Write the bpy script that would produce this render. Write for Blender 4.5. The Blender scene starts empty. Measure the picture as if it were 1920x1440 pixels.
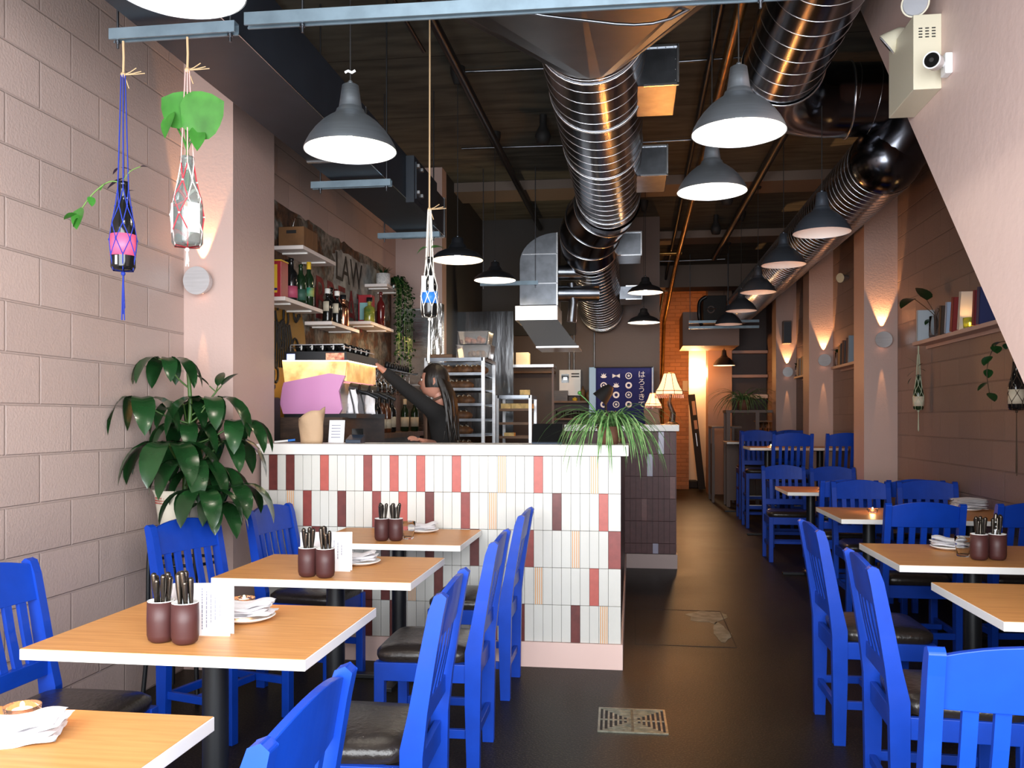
import bpy, math, random
from mathutils import Vector, Matrix
from math import pi, sin, cos, radians as R
C = bpy.context.scene.collection
sc = bpy.context.scene
random.seed(7)
# ------------------------------------------------------------------ camera
F, YAW, EYE = 1640.0, math.atan(225/1640.0), 1.36
cam = bpy.data.cameras.new('camera'); co = bpy.data.objects.new('camera', cam); C.objects.link(co)
cam.sensor_width = 36; cam.lens = 36*F/1920; cam.shift_y = 67/1920; cam.clip_start = 0.05; cam.clip_end = 100
co.location = (0, 0, EYE); co.rotation_euler = (pi/2, 0, YAW); sc.camera = co
# ------------------------------------------------------------------ world, daylight, exposure
w = bpy.data.worlds.new('world'); sc.world = w; w.use_nodes = True
w.node_tree.nodes['Background'].inputs[0].default_value = (0.80, 0.90, 1.0, 1)
w.node_tree.nodes['Background'].inputs[1].default_value = 0.35
sc.view_settings.view_transform = 'Standard'; sc.view_settings.look = 'None'
sc.view_settings.gamma = 1.0; sc.view_settings.exposure = 1.35; sc.view_settings.use_curve_mapping = False
def light(name, kind, loc, power, color, rot=(0, 0, 0), **kw):
    l = bpy.data.lights.new(name, kind); l.energy = power; l.color = color
    for k, v in kw.items(): setattr(l, k, v)
    o = bpy.data.objects.new(name, l); C.objects.link(o); o.location = loc; o.rotation_euler = rot
    return o
light('window_daylight', 'AREA', (-.05, -.48, 1.85), 200, (0.94, 0.97, 1.0), (pi/2, 0, 0), shape='RECTANGLE', size=4.4, size_y=2.8)
WARM = (1.0, 0.50, 0.20)
# ------------------------------------------------------------------ materials
def srgb(h):
    if isinstance(h, str):
        h = h.lstrip('#'); c = [int(h[i:i+2], 16)/255 for i in (0, 2, 4)]
        return tuple(x/12.92 if x <= .04045 else ((x+.055)/1.055)**2.4 for x in c) + (1,)
    return tuple(h[:3]) + (1,)
def newmat(name):
    m = bpy.data.materials.new(name); m.use_nodes = True
    return m, m.node_tree, m.node_tree.nodes['Principled BSDF']
def mat(name, col, rough=.5, metal=0, trans=0, emit=0, ecol=None, noise=0, scale=20, bump=0, col2=None, coat=0, alpha=1, stretch=None, ior=None, spec=None):
    m, t, b = newmat(name); c = srgb(col)
    b.inputs['Base Color'].default_value = c; b.inputs['Roughness'].default_value = rough
    b.inputs['Metallic'].default_value = metal; b.inputs['Transmission Weight'].default_value = trans
    b.inputs['Coat Weight'].default_value = coat
    if ior: b.inputs['IOR'].default_value = ior
    if spec is not None: b.inputs['Specular IOR Level'].default_value = spec
    if emit: b.inputs['Emission Strength'].default_value = emit; b.inputs['Emission Color'].default_value = srgb(ecol) if ecol else c
    if alpha < 1: b.inputs['Alpha'].default_value = alpha
    if noise or bump or col2:
        tc = t.nodes.new('ShaderNodeTexCoord'); mp = t.nodes.new('ShaderNodeMapping'); n = t.nodes.new('ShaderNodeTexNoise')
        t.links.new(tc.outputs['Object'], mp.inputs[0]); t.links.new(mp.outputs[0], n.inputs['Vector'])
        n.inputs['Scale'].default_value = scale; n.inputs['Detail'].default_value = 5
        if stretch: mp.inputs['Scale'].default_value = stretch
        if noise or col2:
            r = t.nodes.new('ShaderNodeValToRGB'); t.links.new(n.outputs['Fac'], r.inputs[0])
            a = tuple(min(1, x*(1-noise)) for x in c[:3])+(1,); z = srgb(col2) if col2 else tuple(min(1, x*(1+noise)) for x in c[:3])+(1,)
            r.color_ramp.elements[0].color = a; r.color_ramp.elements[0].position = .35
            r.color_ramp.elements[1].color = z; r.color_ramp.elements[1].position = .65
            t.links.new(r.outputs[0], b.inputs['Base Color'])
        if bump:
            bp = t.nodes.new('ShaderNodeBump'); bp.inputs['Strength'].default_value = bump; bp.inputs['Distance'].default_value = .01
            t.links.new(n.outputs['Fac'], bp.inputs['Height']); t.links.new(bp.outputs[0], b.inputs['Normal'])
    return m
def block_mat(name, col, plane, bw, bh, mortar, offs=(0, 0), rough=.45, joint=None, noise=.06, distance=.006, speck=.4, rs=None):
    """painted block or brick wall in world coordinates; plane 'YZ' or 'XZ'"""
    m, t, b = newmat(name); c = srgb(col); b.inputs['Roughness'].default_value = rough
    g = t.nodes.new('ShaderNodeNewGeometry'); s = t.nodes.new('ShaderNodeSeparateXYZ'); k = t.nodes.new('ShaderNodeCombineXYZ')
    t.links.new(g.outputs['Position'], s.inputs[0])
    t.links.new(s.outputs['Y' if plane == 'YZ' else 'X'], k.inputs[0]); t.links.new(s.outputs['Z'], k.inputs[1])
    ad = t.nodes.new('ShaderNodeVectorMath'); ad.operation = 'ADD'; ad.inputs[1].default_value = (offs[0]+bw*40, offs[1]+bh*40, 0)
    t.links.new(k.outputs[0], ad.inputs[0])
    br = t.nodes.new('ShaderNodeTexBrick'); t.links.new(ad.outputs[0], br.inputs['Vector'])
    br.inputs['Scale'].default_value = 1; br.inputs['Brick Width'].default_value = bw; br.inputs['Row Height'].default_value = bh
    br.inputs['Mortar Size'].default_value = mortar; br.inputs['Mortar Smooth'].default_value = .5; br.offset = .5; br.squash = 1
    j = srgb(joint) if joint else tuple(x*.86 for x in c[:3])+(1,)
    br.inputs['Color1'].default_value = tuple(x*(1-noise) for x in c[:3])+(1,); br.inputs['Color2'].default_value = tuple(min(1, x*(1+noise)) for x in c[:3])+(1,)
    br.inputs['Mortar'].default_value = j
    t.links.new(br.outputs['Color'], b.inputs['Base Color'])
    n = t.nodes.new('ShaderNodeTexNoise'); n.inputs['Scale'].default_value = 90; n.inputs['Detail'].default_value = 6
    t.links.new(g.outputs['Position'], n.inputs['Vector'])
    mx = t.nodes.new('ShaderNodeMath'); mx.operation = 'MULTIPLY_ADD'; mx.inputs[1].default_value = -1; 
    n2 = t.nodes.new('ShaderNodeMath'); n2.operation = 'MULTIPLY'; n2.inputs[1].default_value = speck; t.links.new(n.outputs['Fac'], n2.inputs[0])
    t.links.new(br.outputs['Fac'], mx.inputs[0]); t.links.new(n2.outputs[0], mx.inputs[2])
    bp = t.nodes.new('ShaderNodeBump'); bp.inputs['Distance'].default_value = distance; bp.inputs['Strength'].default_value = .8
    t.links.new(mx.outputs[0], bp.inputs['Height']); t.links.new(bp.outputs[0], b.inputs['Normal'])
    return m
# ------------------------------------------------------------------ mesh builder
class MB:
    def __init__(s): s.v = []; s.f = []; s.m = []; s.s = []; s.T = Matrix()
    def add(s, vs, fs, mi=0, sm=False):
        n = len(s.v); s.v += [tuple(s.T @ Vector(p)) for p in vs]
        for f in fs: s.f.append([i+n for i in f]); s.m.append(mi); s.s.append(sm)
    def box(s, a, b, mi=0, bev=0):
        x0, y0, z0 = [min(a[i], b[i]) for i in range(3)]; x1, y1, z1 = [max(a[i], b[i]) for i in range(3)]
        if bev:
            e = bev; vs = []; 
            for z, q in ((z0, e), (z0+e, 0), (z1-e, 0), (z1, e)):
                for x, y in ((x0+q+e*(q == 0)*0, y0+q), (x1-q, y0+q), (x1-q, y1-q), (x0+q, y1-q)): vs.append((x, y, z))
            fs = [(3, 2, 1, 0), (12, 13, 14, 15)]
            for k in range(3):
                for i in range(4): a0 = k*4+i; b0 = k*4+(i+1) % 4; fs.append((a0, b0, b0+4, a0+4))
            s.add(vs, fs, mi); return
        s.add([(x0, y0, z0), (x1, y0, z0), (x1, y1, z0), (x0, y1, z0), (x0, y0, z1), (x1, y0, z1), (x1, y1, z1), (x0, y1, z1)],
              [(3, 2, 1, 0), (4, 5, 6, 7), (0, 1, 5, 4), (1, 2, 6, 5), (2, 3, 7, 6), (3, 0, 4, 7)], mi)
    def bar(s, p, q, w, d, mi=0, up=(0, 0, 1)):
        p = Vector(p); q = Vector(q); a = (q-p).normalized(); u = Vector(up)
        if abs(a.dot(u)) > .98: u = Vector((0, 1, 0))
        x = a.cross(u).normalized()*w/2; y = x.normalized().cross(a)*d/2
        vs = [c+i*x+j*y for c in (p, q) for i, j in ((-1, -1), (1, -1), (1, 1), (-1, 1))]
        s.add(vs, [(3, 2, 1, 0), (4, 5, 6, 7), (0, 1, 5, 4), (1, 2, 6, 5), (2, 3, 7, 6), (3, 0, 4, 7)], mi)
    def tube(s, pts, r, n=8, mi=0, cap=True, sm=True):
        pts = [Vector(p) for p in pts]; rs = r if isinstance(r, (list, tuple)) else [r]*len(pts)
        vs = []; fs = []; prev = None
        for i, p in enumerate(pts):
            t = (pts[min(i+1, len(pts)-1)]-pts[max(i-1, 0)]).normalized()
            if prev is None:
                u = Vector((0, 0, 1)) if abs(t.z) < .9 else Vector((0, 1, 0))
                u = (u-t*u.dot(t)).normalized()
            else: u = (prev-t*prev.dot(t)).normalized()
            prev = u; v = t.cross(u)
            for k in range(n): a = 2*pi*k/n; vs.append(p+(u*cos(a)+v*sin(a))*rs[i])
        for i in range(len(pts)-1):
            for k in range(n): a = i*n+k; b = i*n+(k+1) % n; fs.append((a, b, b+n, a+n))
        s.add(vs, fs, mi, sm)
        if cap:
            s.add(vs[:n], [tuple(range(n))[::-1]], mi); s.add(vs[-n:], [tuple(range(n))], mi)
    def cyl(s, p, q, r, n=16, mi=0, r2=None): s.tube([p, q], [r, r if r2 is None else r2], n, mi)
    def lathe(s, prof, c=(0, 0, 0), n=20, mi=0, sx=1, sy=1, sm=True, cap=True, a0=0, a1=2*pi):
        full = abs(a1-a0-2*pi) < 1e-6; m = n if full else n+1; vs = []; fs = []
        for r, z in prof:
            for k in range(m): a = a0+(a1-a0)*k/n; vs.append((c[0]+r*cos(a)*sx, c[1]+r*sin(a)*sy, c[2]+z))
        for i in range(len(prof)-1):
            for k in range(n): a = i*m+k; b = i*m+((k+1) % m); fs.append((a, b, b+m, a+m))
        s.add(vs, fs, mi, sm)
        if cap and full:
            if prof[0][0] > 1e-4: s.add(vs[:m], [tuple(range(m))[::-1]], mi)
            if prof[-1][0] > 1e-4: s.add(vs[-m:], [tuple(range(m))], mi)
    def prism(s, poly, axis, a, b, mi=0, sm=False):
        """poly: 2D points; axis 0: poly=(y,z), 1: poly=(x,z), 2: poly=(x,y); extruded a..b"""
        def P(p, h): return {0: (h, p[0], p[1]), 1: (p[0], h, p[1]), 2: (p[0], p[1], h)}[axis]
        n = len(poly); vs = [P(p, a) for p in poly]+[P(p, b) for p in poly]
        s.add(vs, [tuple(range(n))[::-1], tuple(range(n, 2*n))], mi); s.add(vs, [(i, (i+1) % n, (i+1) % n+n, i+n) for i in range(n)], mi, sm)
    def ball(s, c, r, n=12, mi=0, sx=1, sy=1, sz=1):
        prof = [(max(1e-5, r*sin(pi*i/(n//2))), -r*cos(pi*i/(n//2))*sz) for i in range(n//2+1)]
        s.lathe(prof, c, n, mi, sx, sy, cap=False)
    def leaf(s, p, d, L, W, droop=.6, mi=0, n=6, fold=.15, shape=None, side=None):
        p = Vector(p); d = Vector(d).normalized(); g = Vector((0, 0, -1)); vs = []; fs = []
        for i in range(n+1):
            t = i/n; wd = (shape(t) if shape else sin(pi*min(1, t**.8)))*W/2+1e-4
            sd = Vector(side) if side else d.cross(Vector((0, 0, 1)))
            if sd.length < .1: sd = Vector((1, 0, 0))
            sd.normalize(); up = sd.cross(d)
            vs += [p-sd*wd+up*fold*wd, p, p+sd*wd+up*fold*wd]
            p = p+d*L/n; d = (d+g*droop/n).normalized()
        for i in range(n):
            a = i*3; fs += [(a, a+1, a+4, a+3), (a+1, a+2, a+5, a+4)]
        s.add(vs, fs, mi, True); return p
    def build(s, name, mats, parent=None, loc=None, bevel=0):
        me = bpy.data.meshes.new(name); me.from_pydata([tuple(p) for p in s.v], [], s.f)
        if not isinstance(mats, (list, tuple)): mats = [mats]
        for m in mats: me.materials.append(m)
        me.polygons.foreach_set('material_index', s.m); me.polygons.foreach_set('use_smooth', s.s); me.update()
        o = bpy.data.objects.new(name, me); C.objects.link(o)
        if loc: o.location = loc
        if parent: o.parent = parent
        if bevel:
            b = o.modifiers.new('bevel', 'BEVEL'); b.width = bevel; b.segments = 2; b.limit_method = 'ANGLE'; b.angle_limit = R(40); b.harden_normals = False
        return o
def tag(o, label, cat, group=None, kind=None):
    o['label'] = label; o['category'] = cat
    if group: o['group'] = group
    if kind: o['kind'] = kind
    return o
def thing(name, label, cat, loc=(0, 0, 0), rz=0, group=None):
    o = bpy.data.objects.new(name, None); C.objects.link(o); o.location = loc; o.rotation_euler = (0, 0, rz); o.empty_display_size = .05
    return tag(o, label, cat, group)
def struct(o): o['kind'] = 'structure'; return o
KIDS = {}
def kids(o):
    return [c for c in C.objects if c.parent == o]
def dup(o, loc=None, rz=None, label=None, group=None, parent=None, cat=None):
    c = o.copy(); C.objects.link(c)
    if parent: c.parent = parent
    if loc is not None: c.location = loc
    if rz is not None: c.rotation_euler = (0, 0, rz)
    if label: c['label'] = label
    if group: c['group'] = group
    for ch in kids(o): dup(ch, parent=c)
    return c
FONTS = {}
def text(name, body, size, m, loc, rot, parent=None, ext=.001, align='CENTER', sx=1.0):
    cu = bpy.data.curves.new(name, 'FONT'); cu.body = body; cu.size = size; cu.extrude = ext; cu.align_x = align; cu.align_y = 'CENTER'
    tmp = bpy.data.objects.new(name+'_t', cu); C.objects.link(tmp)
    dg = bpy.context.evaluated_depsgraph_get(); me = bpy.data.meshes.new_from_object(tmp.evaluated_get(dg)); bpy.data.objects.remove(tmp)
    me.materials.clear(); me.materials.append(m); o = bpy.data.objects.new(name, me); C.objects.link(o)
    o.location = loc; o.rotation_euler = rot; o.scale = (sx, 1, 1)
    if parent: o.parent = parent
    return o
def smooth_pts(pts, k=6):
    """Catmull-Rom through the points"""
    P = [Vector(p) for p in pts]; out = []
    for i in range(len(P)-1):
        p0 = P[max(i-1, 0)]; p1 = P[i]; p2 = P[i+1]; p3 = P[min(i+2, len(P)-1)]
        for j in range(k):
            t = j/k; out.append(.5*((2*p1)+(p2-p0)*t+(2*p0-5*p1+4*p2-p3)*t*t+(3*p1-p0-3*p2+p3)*t**3))
    return out+[P[-1]]
M = {}
M['pink'] = mat('pink_paint', (.50, .36, .32), .5, bump=.15, scale=60)
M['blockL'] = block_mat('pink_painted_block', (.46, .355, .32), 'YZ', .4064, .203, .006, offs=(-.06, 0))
M['blockR'] = block_mat('pink_painted_block_shaded', (.215, .148, .125), 'YZ', .4064, .203, .006, offs=(.1, 0))  # paint of the left wall, with the room's deeper shade put into its colour
M['brown'] = mat('brown_wall_paint', (.095, .066, .056), .55, bump=.1, scale=40)
M['white'] = mat('white_laminate', (.86, .84, .80), .35)
M['offwhite'] = mat('off_white_paint', (.78, .70, .66), .4)
M['stairwhite'] = mat('pale_pink_plaster', (.74, .56, .51), .5, bump=.2, scale=18)
M['blue'] = mat('blue_lacquered_wood', (.0025, .043, .37), .42, coat=.08, spec=.3, noise=.06, scale=12)
M['leather'] = mat('black_vinyl', (.018, .014, .012), .28, bump=.25, scale=55)
M['black'] = mat('black_metal', (.008, .009, .011), .38)
M['blackm'] = mat('matt_black', (.012, .011, .011), .7)
M['steel'] = mat('brushed_steel', (.62, .63, .65), .34, .88, noise=.06, scale=6, stretch=(1, 1, 14))
M['galv'] = mat('galvanised_steel', (.20, .215, .24), .3, 1, noise=.18, scale=9)
M['spiral'] = mat('spiral_duct_steel', (.13, .135, .155), .2, 1, noise=.12, scale=5, stretch=(1, .3, 1))
M['seam'] = mat('duct_seam_steel', (.8, .82, .85), .25, 1)
M['darkduct'] = mat('dark_grey_duct_paint', (.016, .022, .032), .5, noise=.12, scale=6)
M['lampmetal'] = mat('brushed_lamp_metal', (.50, .56, .62), .34, .92, noise=.06, scale=5, stretch=(1, 1, 20))
M['lampdark'] = mat('dark_lamp_metal', (.10, .11, .13), .35, .9)
M['lampin'] = mat('white_lamp_inside', (.9, .88, .84), .5)
M['glass'] = mat('clear_glass', (.97, .98, .98), .03, trans=1, ior=1.12)
M['dglass'] = mat('green_bottle_glass', (.02, .05, .02), .08, trans=.5, ior=1.45)
M['bglass'] = mat('black_bottle_glass', (.008, .008, .008), .08)
M['cream'] = mat('cream_tile', (.62, .61, .565), .35, coat=.05, noise=.04, scale=3)
M['coral'] = mat('coral_tile', (.44, .095, .075), .4, coat=.0, noise=.06, scale=30)
M['dkred'] = mat('oxblood_tile', (.13, .026, .022), .4, coat=.0, noise=.15, scale=30)
M['mdred'] = mat('brick_red_tile', (.24, .045, .038), .4, coat=.0, noise=.1, scale=30)
M['orange'] = mat('orange_stripe_glaze', (.66, .33, .13), .4)
M['plum'] = mat('plum_tile', (.095, .030, .032), .5, noise=.12, scale=20)
M['grout'] = mat('grey_grout', (.22, .19, .18), .8)
M['dgrout'] = mat('dark_grout', (.05, .03, .03), .8)
M['green'] = mat('glossy_green_leaf', (.008, .040, .010), .25, coat=.2, noise=.3, scale=8)
M['green2'] = mat('bright_green_leaf', (.04, .17, .025), .3, noise=.3, scale=10)
M['green3'] = mat('striped_green_leaf', (.07, .20, .05), .4, col2=(.25, .42, .16), scale=25)
M['stem'] = mat('green_stem', (.12, .22, .05), .5)
M['dstem'] = mat('brown_stem', (.06, .035, .02), .7)
M['napkin'] = mat('white_cotton', (.82, .80, .82), .85, bump=.2, scale=80)
M['paper'] = mat('white_paper', (.88, .88, .90), .6)
M['ink'] = mat('grey_ink', (.25, .25, .33), .8)
M['cup'] = mat('oxblood_ceramic', (.062, .018, .017), .5)
M['cupin'] = mat('white_ceramic', (.85, .83, .80), .3)
M['cutlery'] = mat('black_steel_cutlery', (.10, .085, .07), .22, .9)
M['whiteplastic'] = mat('white_plastic', (.85, .85, .85), .4)
M['flame'] = mat('candle_flame', (1, .7, .35), .5, emit=25, ecol=(1, .55, .22))
M['wax'] = mat('candle_wax', (.9, .75, .55), .5, emit=1.2, ecol=(1, .5, .2))
M['amber'] = mat('amber_glass', (.95, .75, .62), .1, trans=.95, ior=1.2)
M['gold'] = mat('yellow_mural_paint', (.24, .125, .012), .6, noise=.12, scale=6)
M['jute'] = mat('jute_rope', (.52, .36, .20), .9)
M['navycord'] = mat('blue_cotton_cord', (.01, .03, .30), .8)
M['whitecord'] = mat('white_cotton_cord', (.82, .78, .70), .85)
M['redcord'] = mat('red_cotton_cord', (.62, .03, .05), .8)
M['greencord'] = mat('pale_green_cord', (.45, .5, .36), .85)
M['pinklabel'] = mat('pink_bottle_label', (.80, .10, .22), .5)
M['lab_cream'] = mat('cream_bottle_label', (.62, .55, .42), .6)
M['bluelabel'] = mat('blue_bottle_label', (.02, .16, .55), .5)
M['espink'] = mat('lilac_pink_enamel', (.62, .27, .50), .25, coat=.5)
M['kraft'] = mat('kraft_paper', (.50, .34, .21), .75, bump=.5, scale=18)
M['wood'] = mat('warm_wood', (.17, .08, .03), .5, noise=.25, scale=6, stretch=(1, 8, 1))
M['dwood'] = mat('dark_stained_wood', (.05, .028, .018), .4, noise=.4, scale=9, stretch=(1, 1, 6))
M['greybrown'] = mat('grey_brown_paint', (.17, .12, .10), .5)
M['hair'] = mat('dark_brown_hair', (.012, .008, .006), .45, bump=.4, scale=60, stretch=(1, 1, .1))
M['skin'] = mat('skin', (.58, .27, .19), .5)
M['cloth'] = mat('black_cotton', (.010, .009, .009), .9)
M['apron'] = mat('brown_apron_cotton', (.10, .055, .035), .85)
M['navy'] = mat('navy_banner_cloth', (.008, .014, .13), .85)
M['ivory'] = mat('ivory_box_enamel', (.66, .62, .48), .4)
M['iceblue'] = mat('pale_blue_edge', (.18, .34, .55), .3)
M['red'] = mat('red_enamel', (.35, .02, .03), .4)
M['yellow'] = mat('yellow_tin', (.75, .48, .04), .4)
M['copper'] = mat('copper', (.75, .35, .22), .22, 1)
M['pot'] = mat('terracotta', (.20, .085, .05), .7)
M['potwhite'] = mat('speckled_white_pot', (.62, .60, .58), .6, noise=.2, scale=90)
M['bread'] = mat('dark_bread_crust', (.09, .04, .018), .6, col2=(.22, .10, .04), scale=22, bump=.4)
M['shade'] = mat('cream_lamp_shade', (.9, .72, .5), .7, emit=.9, ecol=(1, .50, .20))
M['posblue'] = mat('dark_blue_plastic', (.02, .035, .06), .4)
# ================================================================== the room
XL, XR, ZC = -2.42, 2.45, 3.95
def floor_material():
    m, t, b = newmat('polished_concrete')
    g = t.nodes.new('ShaderNodeNewGeometry')
    n = t.nodes.new('ShaderNodeTexNoise'); n.inputs['Scale'].default_value = 1.1; n.inputs['Detail'].default_value = 9; n.inputs['Roughness'].default_value = .65
    n2 = t.nodes.new('ShaderNodeTexNoise'); n2.inputs['Scale'].default_value = 110; n2.inputs['Detail'].default_value = 3
    for q in (n, n2): t.links.new(g.outputs['Position'], q.inputs['Vector'])
    r = t.nodes.new('ShaderNodeValToRGB'); t.links.new(n.outputs['Fac'], r.inputs[0])
    e = r.color_ramp.elements; e[0].position = .3; e[0].color = (.009, .0075, .0050, 1); e[1].position = .7; e[1].color = (.026, .021, .014, 1)
    r2 = t.nodes.new('ShaderNodeValToRGB'); t.links.new(n2.outputs['Fac'], r2.inputs[0])
    e = r2.color_ramp.elements; e[0].position = .50; e[0].color = (.72, .72, .72, 1); e[1].position = .70; e[1].color = (2.6, 2.4, 2.2, 1)
    mx = t.nodes.new('ShaderNodeMix'); mx.data_type = 'RGBA'; mx.blend_type = 'MULTIPLY'; mx.inputs['Factor'].default_value = 1
    t.links.new(r.outputs[0], mx.inputs[6]); t.links.new(r2.outputs[0], mx.inputs[7]); t.links.new(mx.outputs[2], b.inputs['Base Color'])
    rr = t.nodes.new('ShaderNodeMapRange'); rr.inputs[3].default_value = .30; rr.inputs[4].default_value = .50
    t.links.new(n.outputs['Fac'], rr.inputs[0]); t.links.new(rr.outputs[0], b.inputs['Roughness']); b.inputs['IOR'].default_value = 1.18
    bp = t.nodes.new('ShaderNodeBump'); bp.inputs['Strength'].default_value = .3; bp.inputs['Distance'].default_value = .004
    t.links.new(n2.outputs['Fac'], bp.inputs['Height']); t.links.new(bp.outputs[0], b.inputs['Normal'])
    return m
def ceiling_material():
    m, t, b = newmat('board_formed_concrete'); b.inputs['Roughness'].default_value = .85
    g = t.nodes.new('ShaderNodeNewGeometry'); mp = t.nodes.new('ShaderNodeMapping'); mp.inputs['Scale'].default_value = (.8, 3.5, 1)
    n = t.nodes.new('ShaderNodeTexNoise'); n.inputs['Scale'].default_value = 2.5; n.inputs['Detail'].default_value = 8
    t.links.new(g.outputs['Position'], mp.inputs[0]); t.links.new(mp.outputs[0], n.inputs['Vector'])
    br = t.nodes.new('ShaderNodeTexBrick'); t.links.new(g.outputs['Position'], br.inputs['Vector'])
    br.inputs['Scale'].default_value = 1; br.inputs['Brick Width'].default_value = 6.0; br.inputs['Row Height'].default_value = 1.22; br.inputs['Mortar Size'].default_value = .006
    br.inputs['Color1'].default_value = (.070, .070, .058, 1); br.inputs['Color2'].default_value = (.082, .082, .068, 1); br.inputs['Mortar'].default_value = (.02, .018, .016, 1)
    r = t.nodes.new('ShaderNodeValToRGB'); t.links.new(n.outputs['Fac'], r.inputs[0])
    e = r.color_ramp.elements; e[0].position = .3; e[0].color = (.55, .55, .55, 1); e[1].position = .72; e[1].color = (1.5, 1.45, 1.35, 1)
    mx = t.nodes.new('ShaderNodeMix'); mx.data_type = 'RGBA'; mx.blend_type = 'MULTIPLY'; mx.inputs['Factor'].default_value = 1
    t.links.new(br.outputs['Color'], mx.inputs[6]); t.links.new(r.outputs[0], mx.inputs[7]); t.links.new(mx.outputs[2], b.inputs['Base Color'])
    bp = t.nodes.new('ShaderNodeBump'); bp.inputs['Distance'].default_value = .003; t.links.new(n.outputs['Fac'], bp.inputs['Height']); t.links.new(bp.outputs[0], b.inputs['Normal'])
    return m
def peeled_material():
    """kitchen wall: block above, stripped old paint below about 2.75 m"""
    m, t, b = newmat('stripped_old_paint'); b.inputs['Roughness'].default_value = .8
    g = t.nodes.new('ShaderNodeNewGeometry')
    def noise(s, d=6):
        n = t.nodes.new('ShaderNodeTexNoise'); n.inputs['Scale'].default_value = s; n.inputs['Detail'].default_value = d; t.links.new(g.outputs['Position'], n.inputs['Vector']); return n
    n = noise(4); r = t.nodes.new('ShaderNodeValToRGB'); t.links.new(n.outputs['Fac'], r.inputs[0]); r.color_ramp.interpolation = 'LINEAR'
    e = r.color_ramp.elements; e[0].position = .36; e[0].color = (.045, .025, .018, 1); e[1].position = .62; e[1].color = (.22, .20, .18, 1)
    x = e.new(.46); x.color = (.10, .045, .02, 1); x = e.new(.53); x.color = (.12, .13, .12, 1)
    n2 = noise(22); r2 = t.nodes.new('ShaderNodeValToRGB'); t.links.new(n2.outputs['Fac'], r2.inputs[0])
    e = r2.color_ramp.elements; e[0].position = .35; e[0].color = (.5, .45, .4, 1); e[1].position = .65; e[1].color = (1.4, 1.35, 1.3, 1)
    mx = t.nodes.new('ShaderNodeMix'); mx.data_type = 'RGBA'; mx.blend_type = 'MULTIPLY'; mx.inputs['Factor'].default_value = 1
    t.links.new(r.outputs[0], mx.inputs[6]); t.links.new(r2.outputs[0], mx.inputs[7]); t.links.new(mx.outputs[2], b.inputs['Base Color'])
    bp = t.nodes.new('ShaderNodeBump'); bp.inputs['Distance'].default_value = .01; t.links.new(n2.outputs['Fac'], bp.inputs['Height']); t.links.new(bp.outputs[0], b.inputs['Normal'])
    return m
M['floor'] = floor_material(); M['ceil'] = ceiling_material(); M['peel'] = peeled_material()
M['brick'] = block_mat('orange_painted_brick', (.50, .23, .10), 'XZ', .21, .075, .006, rough=.6, noise=.15, distance=.008)
YB = 18.2
def sbox(name, a, b, m, bev=0):
    o = MB(); o.box(a, b, 0, bev); return struct(o.build(name, m))
sbox('floor', (XL-.2, -.6, -.1), (XR+.2, YB, 0), M['floor'])
sbox('ceiling', (XL-.2, -.6, ZC), (XR+.2, YB, ZC+.15), M['ceil'])
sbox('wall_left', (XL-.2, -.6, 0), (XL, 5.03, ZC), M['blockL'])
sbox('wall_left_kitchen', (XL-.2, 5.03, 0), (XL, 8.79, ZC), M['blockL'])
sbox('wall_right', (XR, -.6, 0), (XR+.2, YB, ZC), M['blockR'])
sbox('wall_back', (XL-.2, YB, 0), (XR+.2, YB+.15, ZC), M['pink'])
# shop front behind the camera: low sill, header and piers around the open window
o = MB(); o.box((XL, -.6, 0), (XR, -.5, .3)); o.box((XL, -.6, 3.25), (XR, -.5, ZC)); o.box((XL, -.6, .3), (XL+.08, -.5, 3.25)); o.box((XR-.1, -.6, .3), (XR, -.5, 3.25))
struct(o.build('wall_front', M['pink']))
# pilasters
sbox('trim_1', (XL, 4.48, 0), (-2.137, 5.03, ZC), M['pink'])
for i, (x, y) in enumerate(((2.151, 8.556), (2.165, 11.195), (2.155, 13.627))):
    sbox('trim_%d' % (i+2), (x, y, 0), (XR, y+.38, ZC), M['pink'])
# ceiling beams
for i, (y, d) in enumerate(((9.4, .5), (12.2, .45), (14.9, .5))):
    sbox('trim_%d' % (i+5), (XL, y, ZC-.10 if i < 2 else 3.58), (XR, y+d, ZC), M['offwhite'] if i == 9 else mat('beam_paint_%d' % i, (.16, .12, .095), .6))
# frontal pier at the end of the kitchen wall, kitchen back wall, alcove
sbox('wall_kitchen_pier', (XL, 8.79, 0), (-1.93, 9.0, ZC), M['pink'])
sbox('wall_kitchen_left', (-2.2, 9.0, 0), (-1.93, 11.3, ZC), mat('dark_shade_colour', (.02, .018, .018), .6))  # coloured near black to stand for the unlit depth of the kitchen
sbox('wall_kitchen_shade_sheet', (-1.93, 11.22, 2.45), (-.72, 11.3, ZC), M['dark_shade_colour'] if 'dark_shade_colour' in M else bpy.data.materials['dark_shade_colour'])  # added dark sheet where there is only deep shade above the panels
sbox('wall_kitchen_back', (-1.95, 11.3, 0), (.35, 11.5, ZC), M['brown'])
sbox('wall_kitchen_return', (.20, 11.5, 0), (.35, 17.6, ZC), M['brown'])
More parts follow.
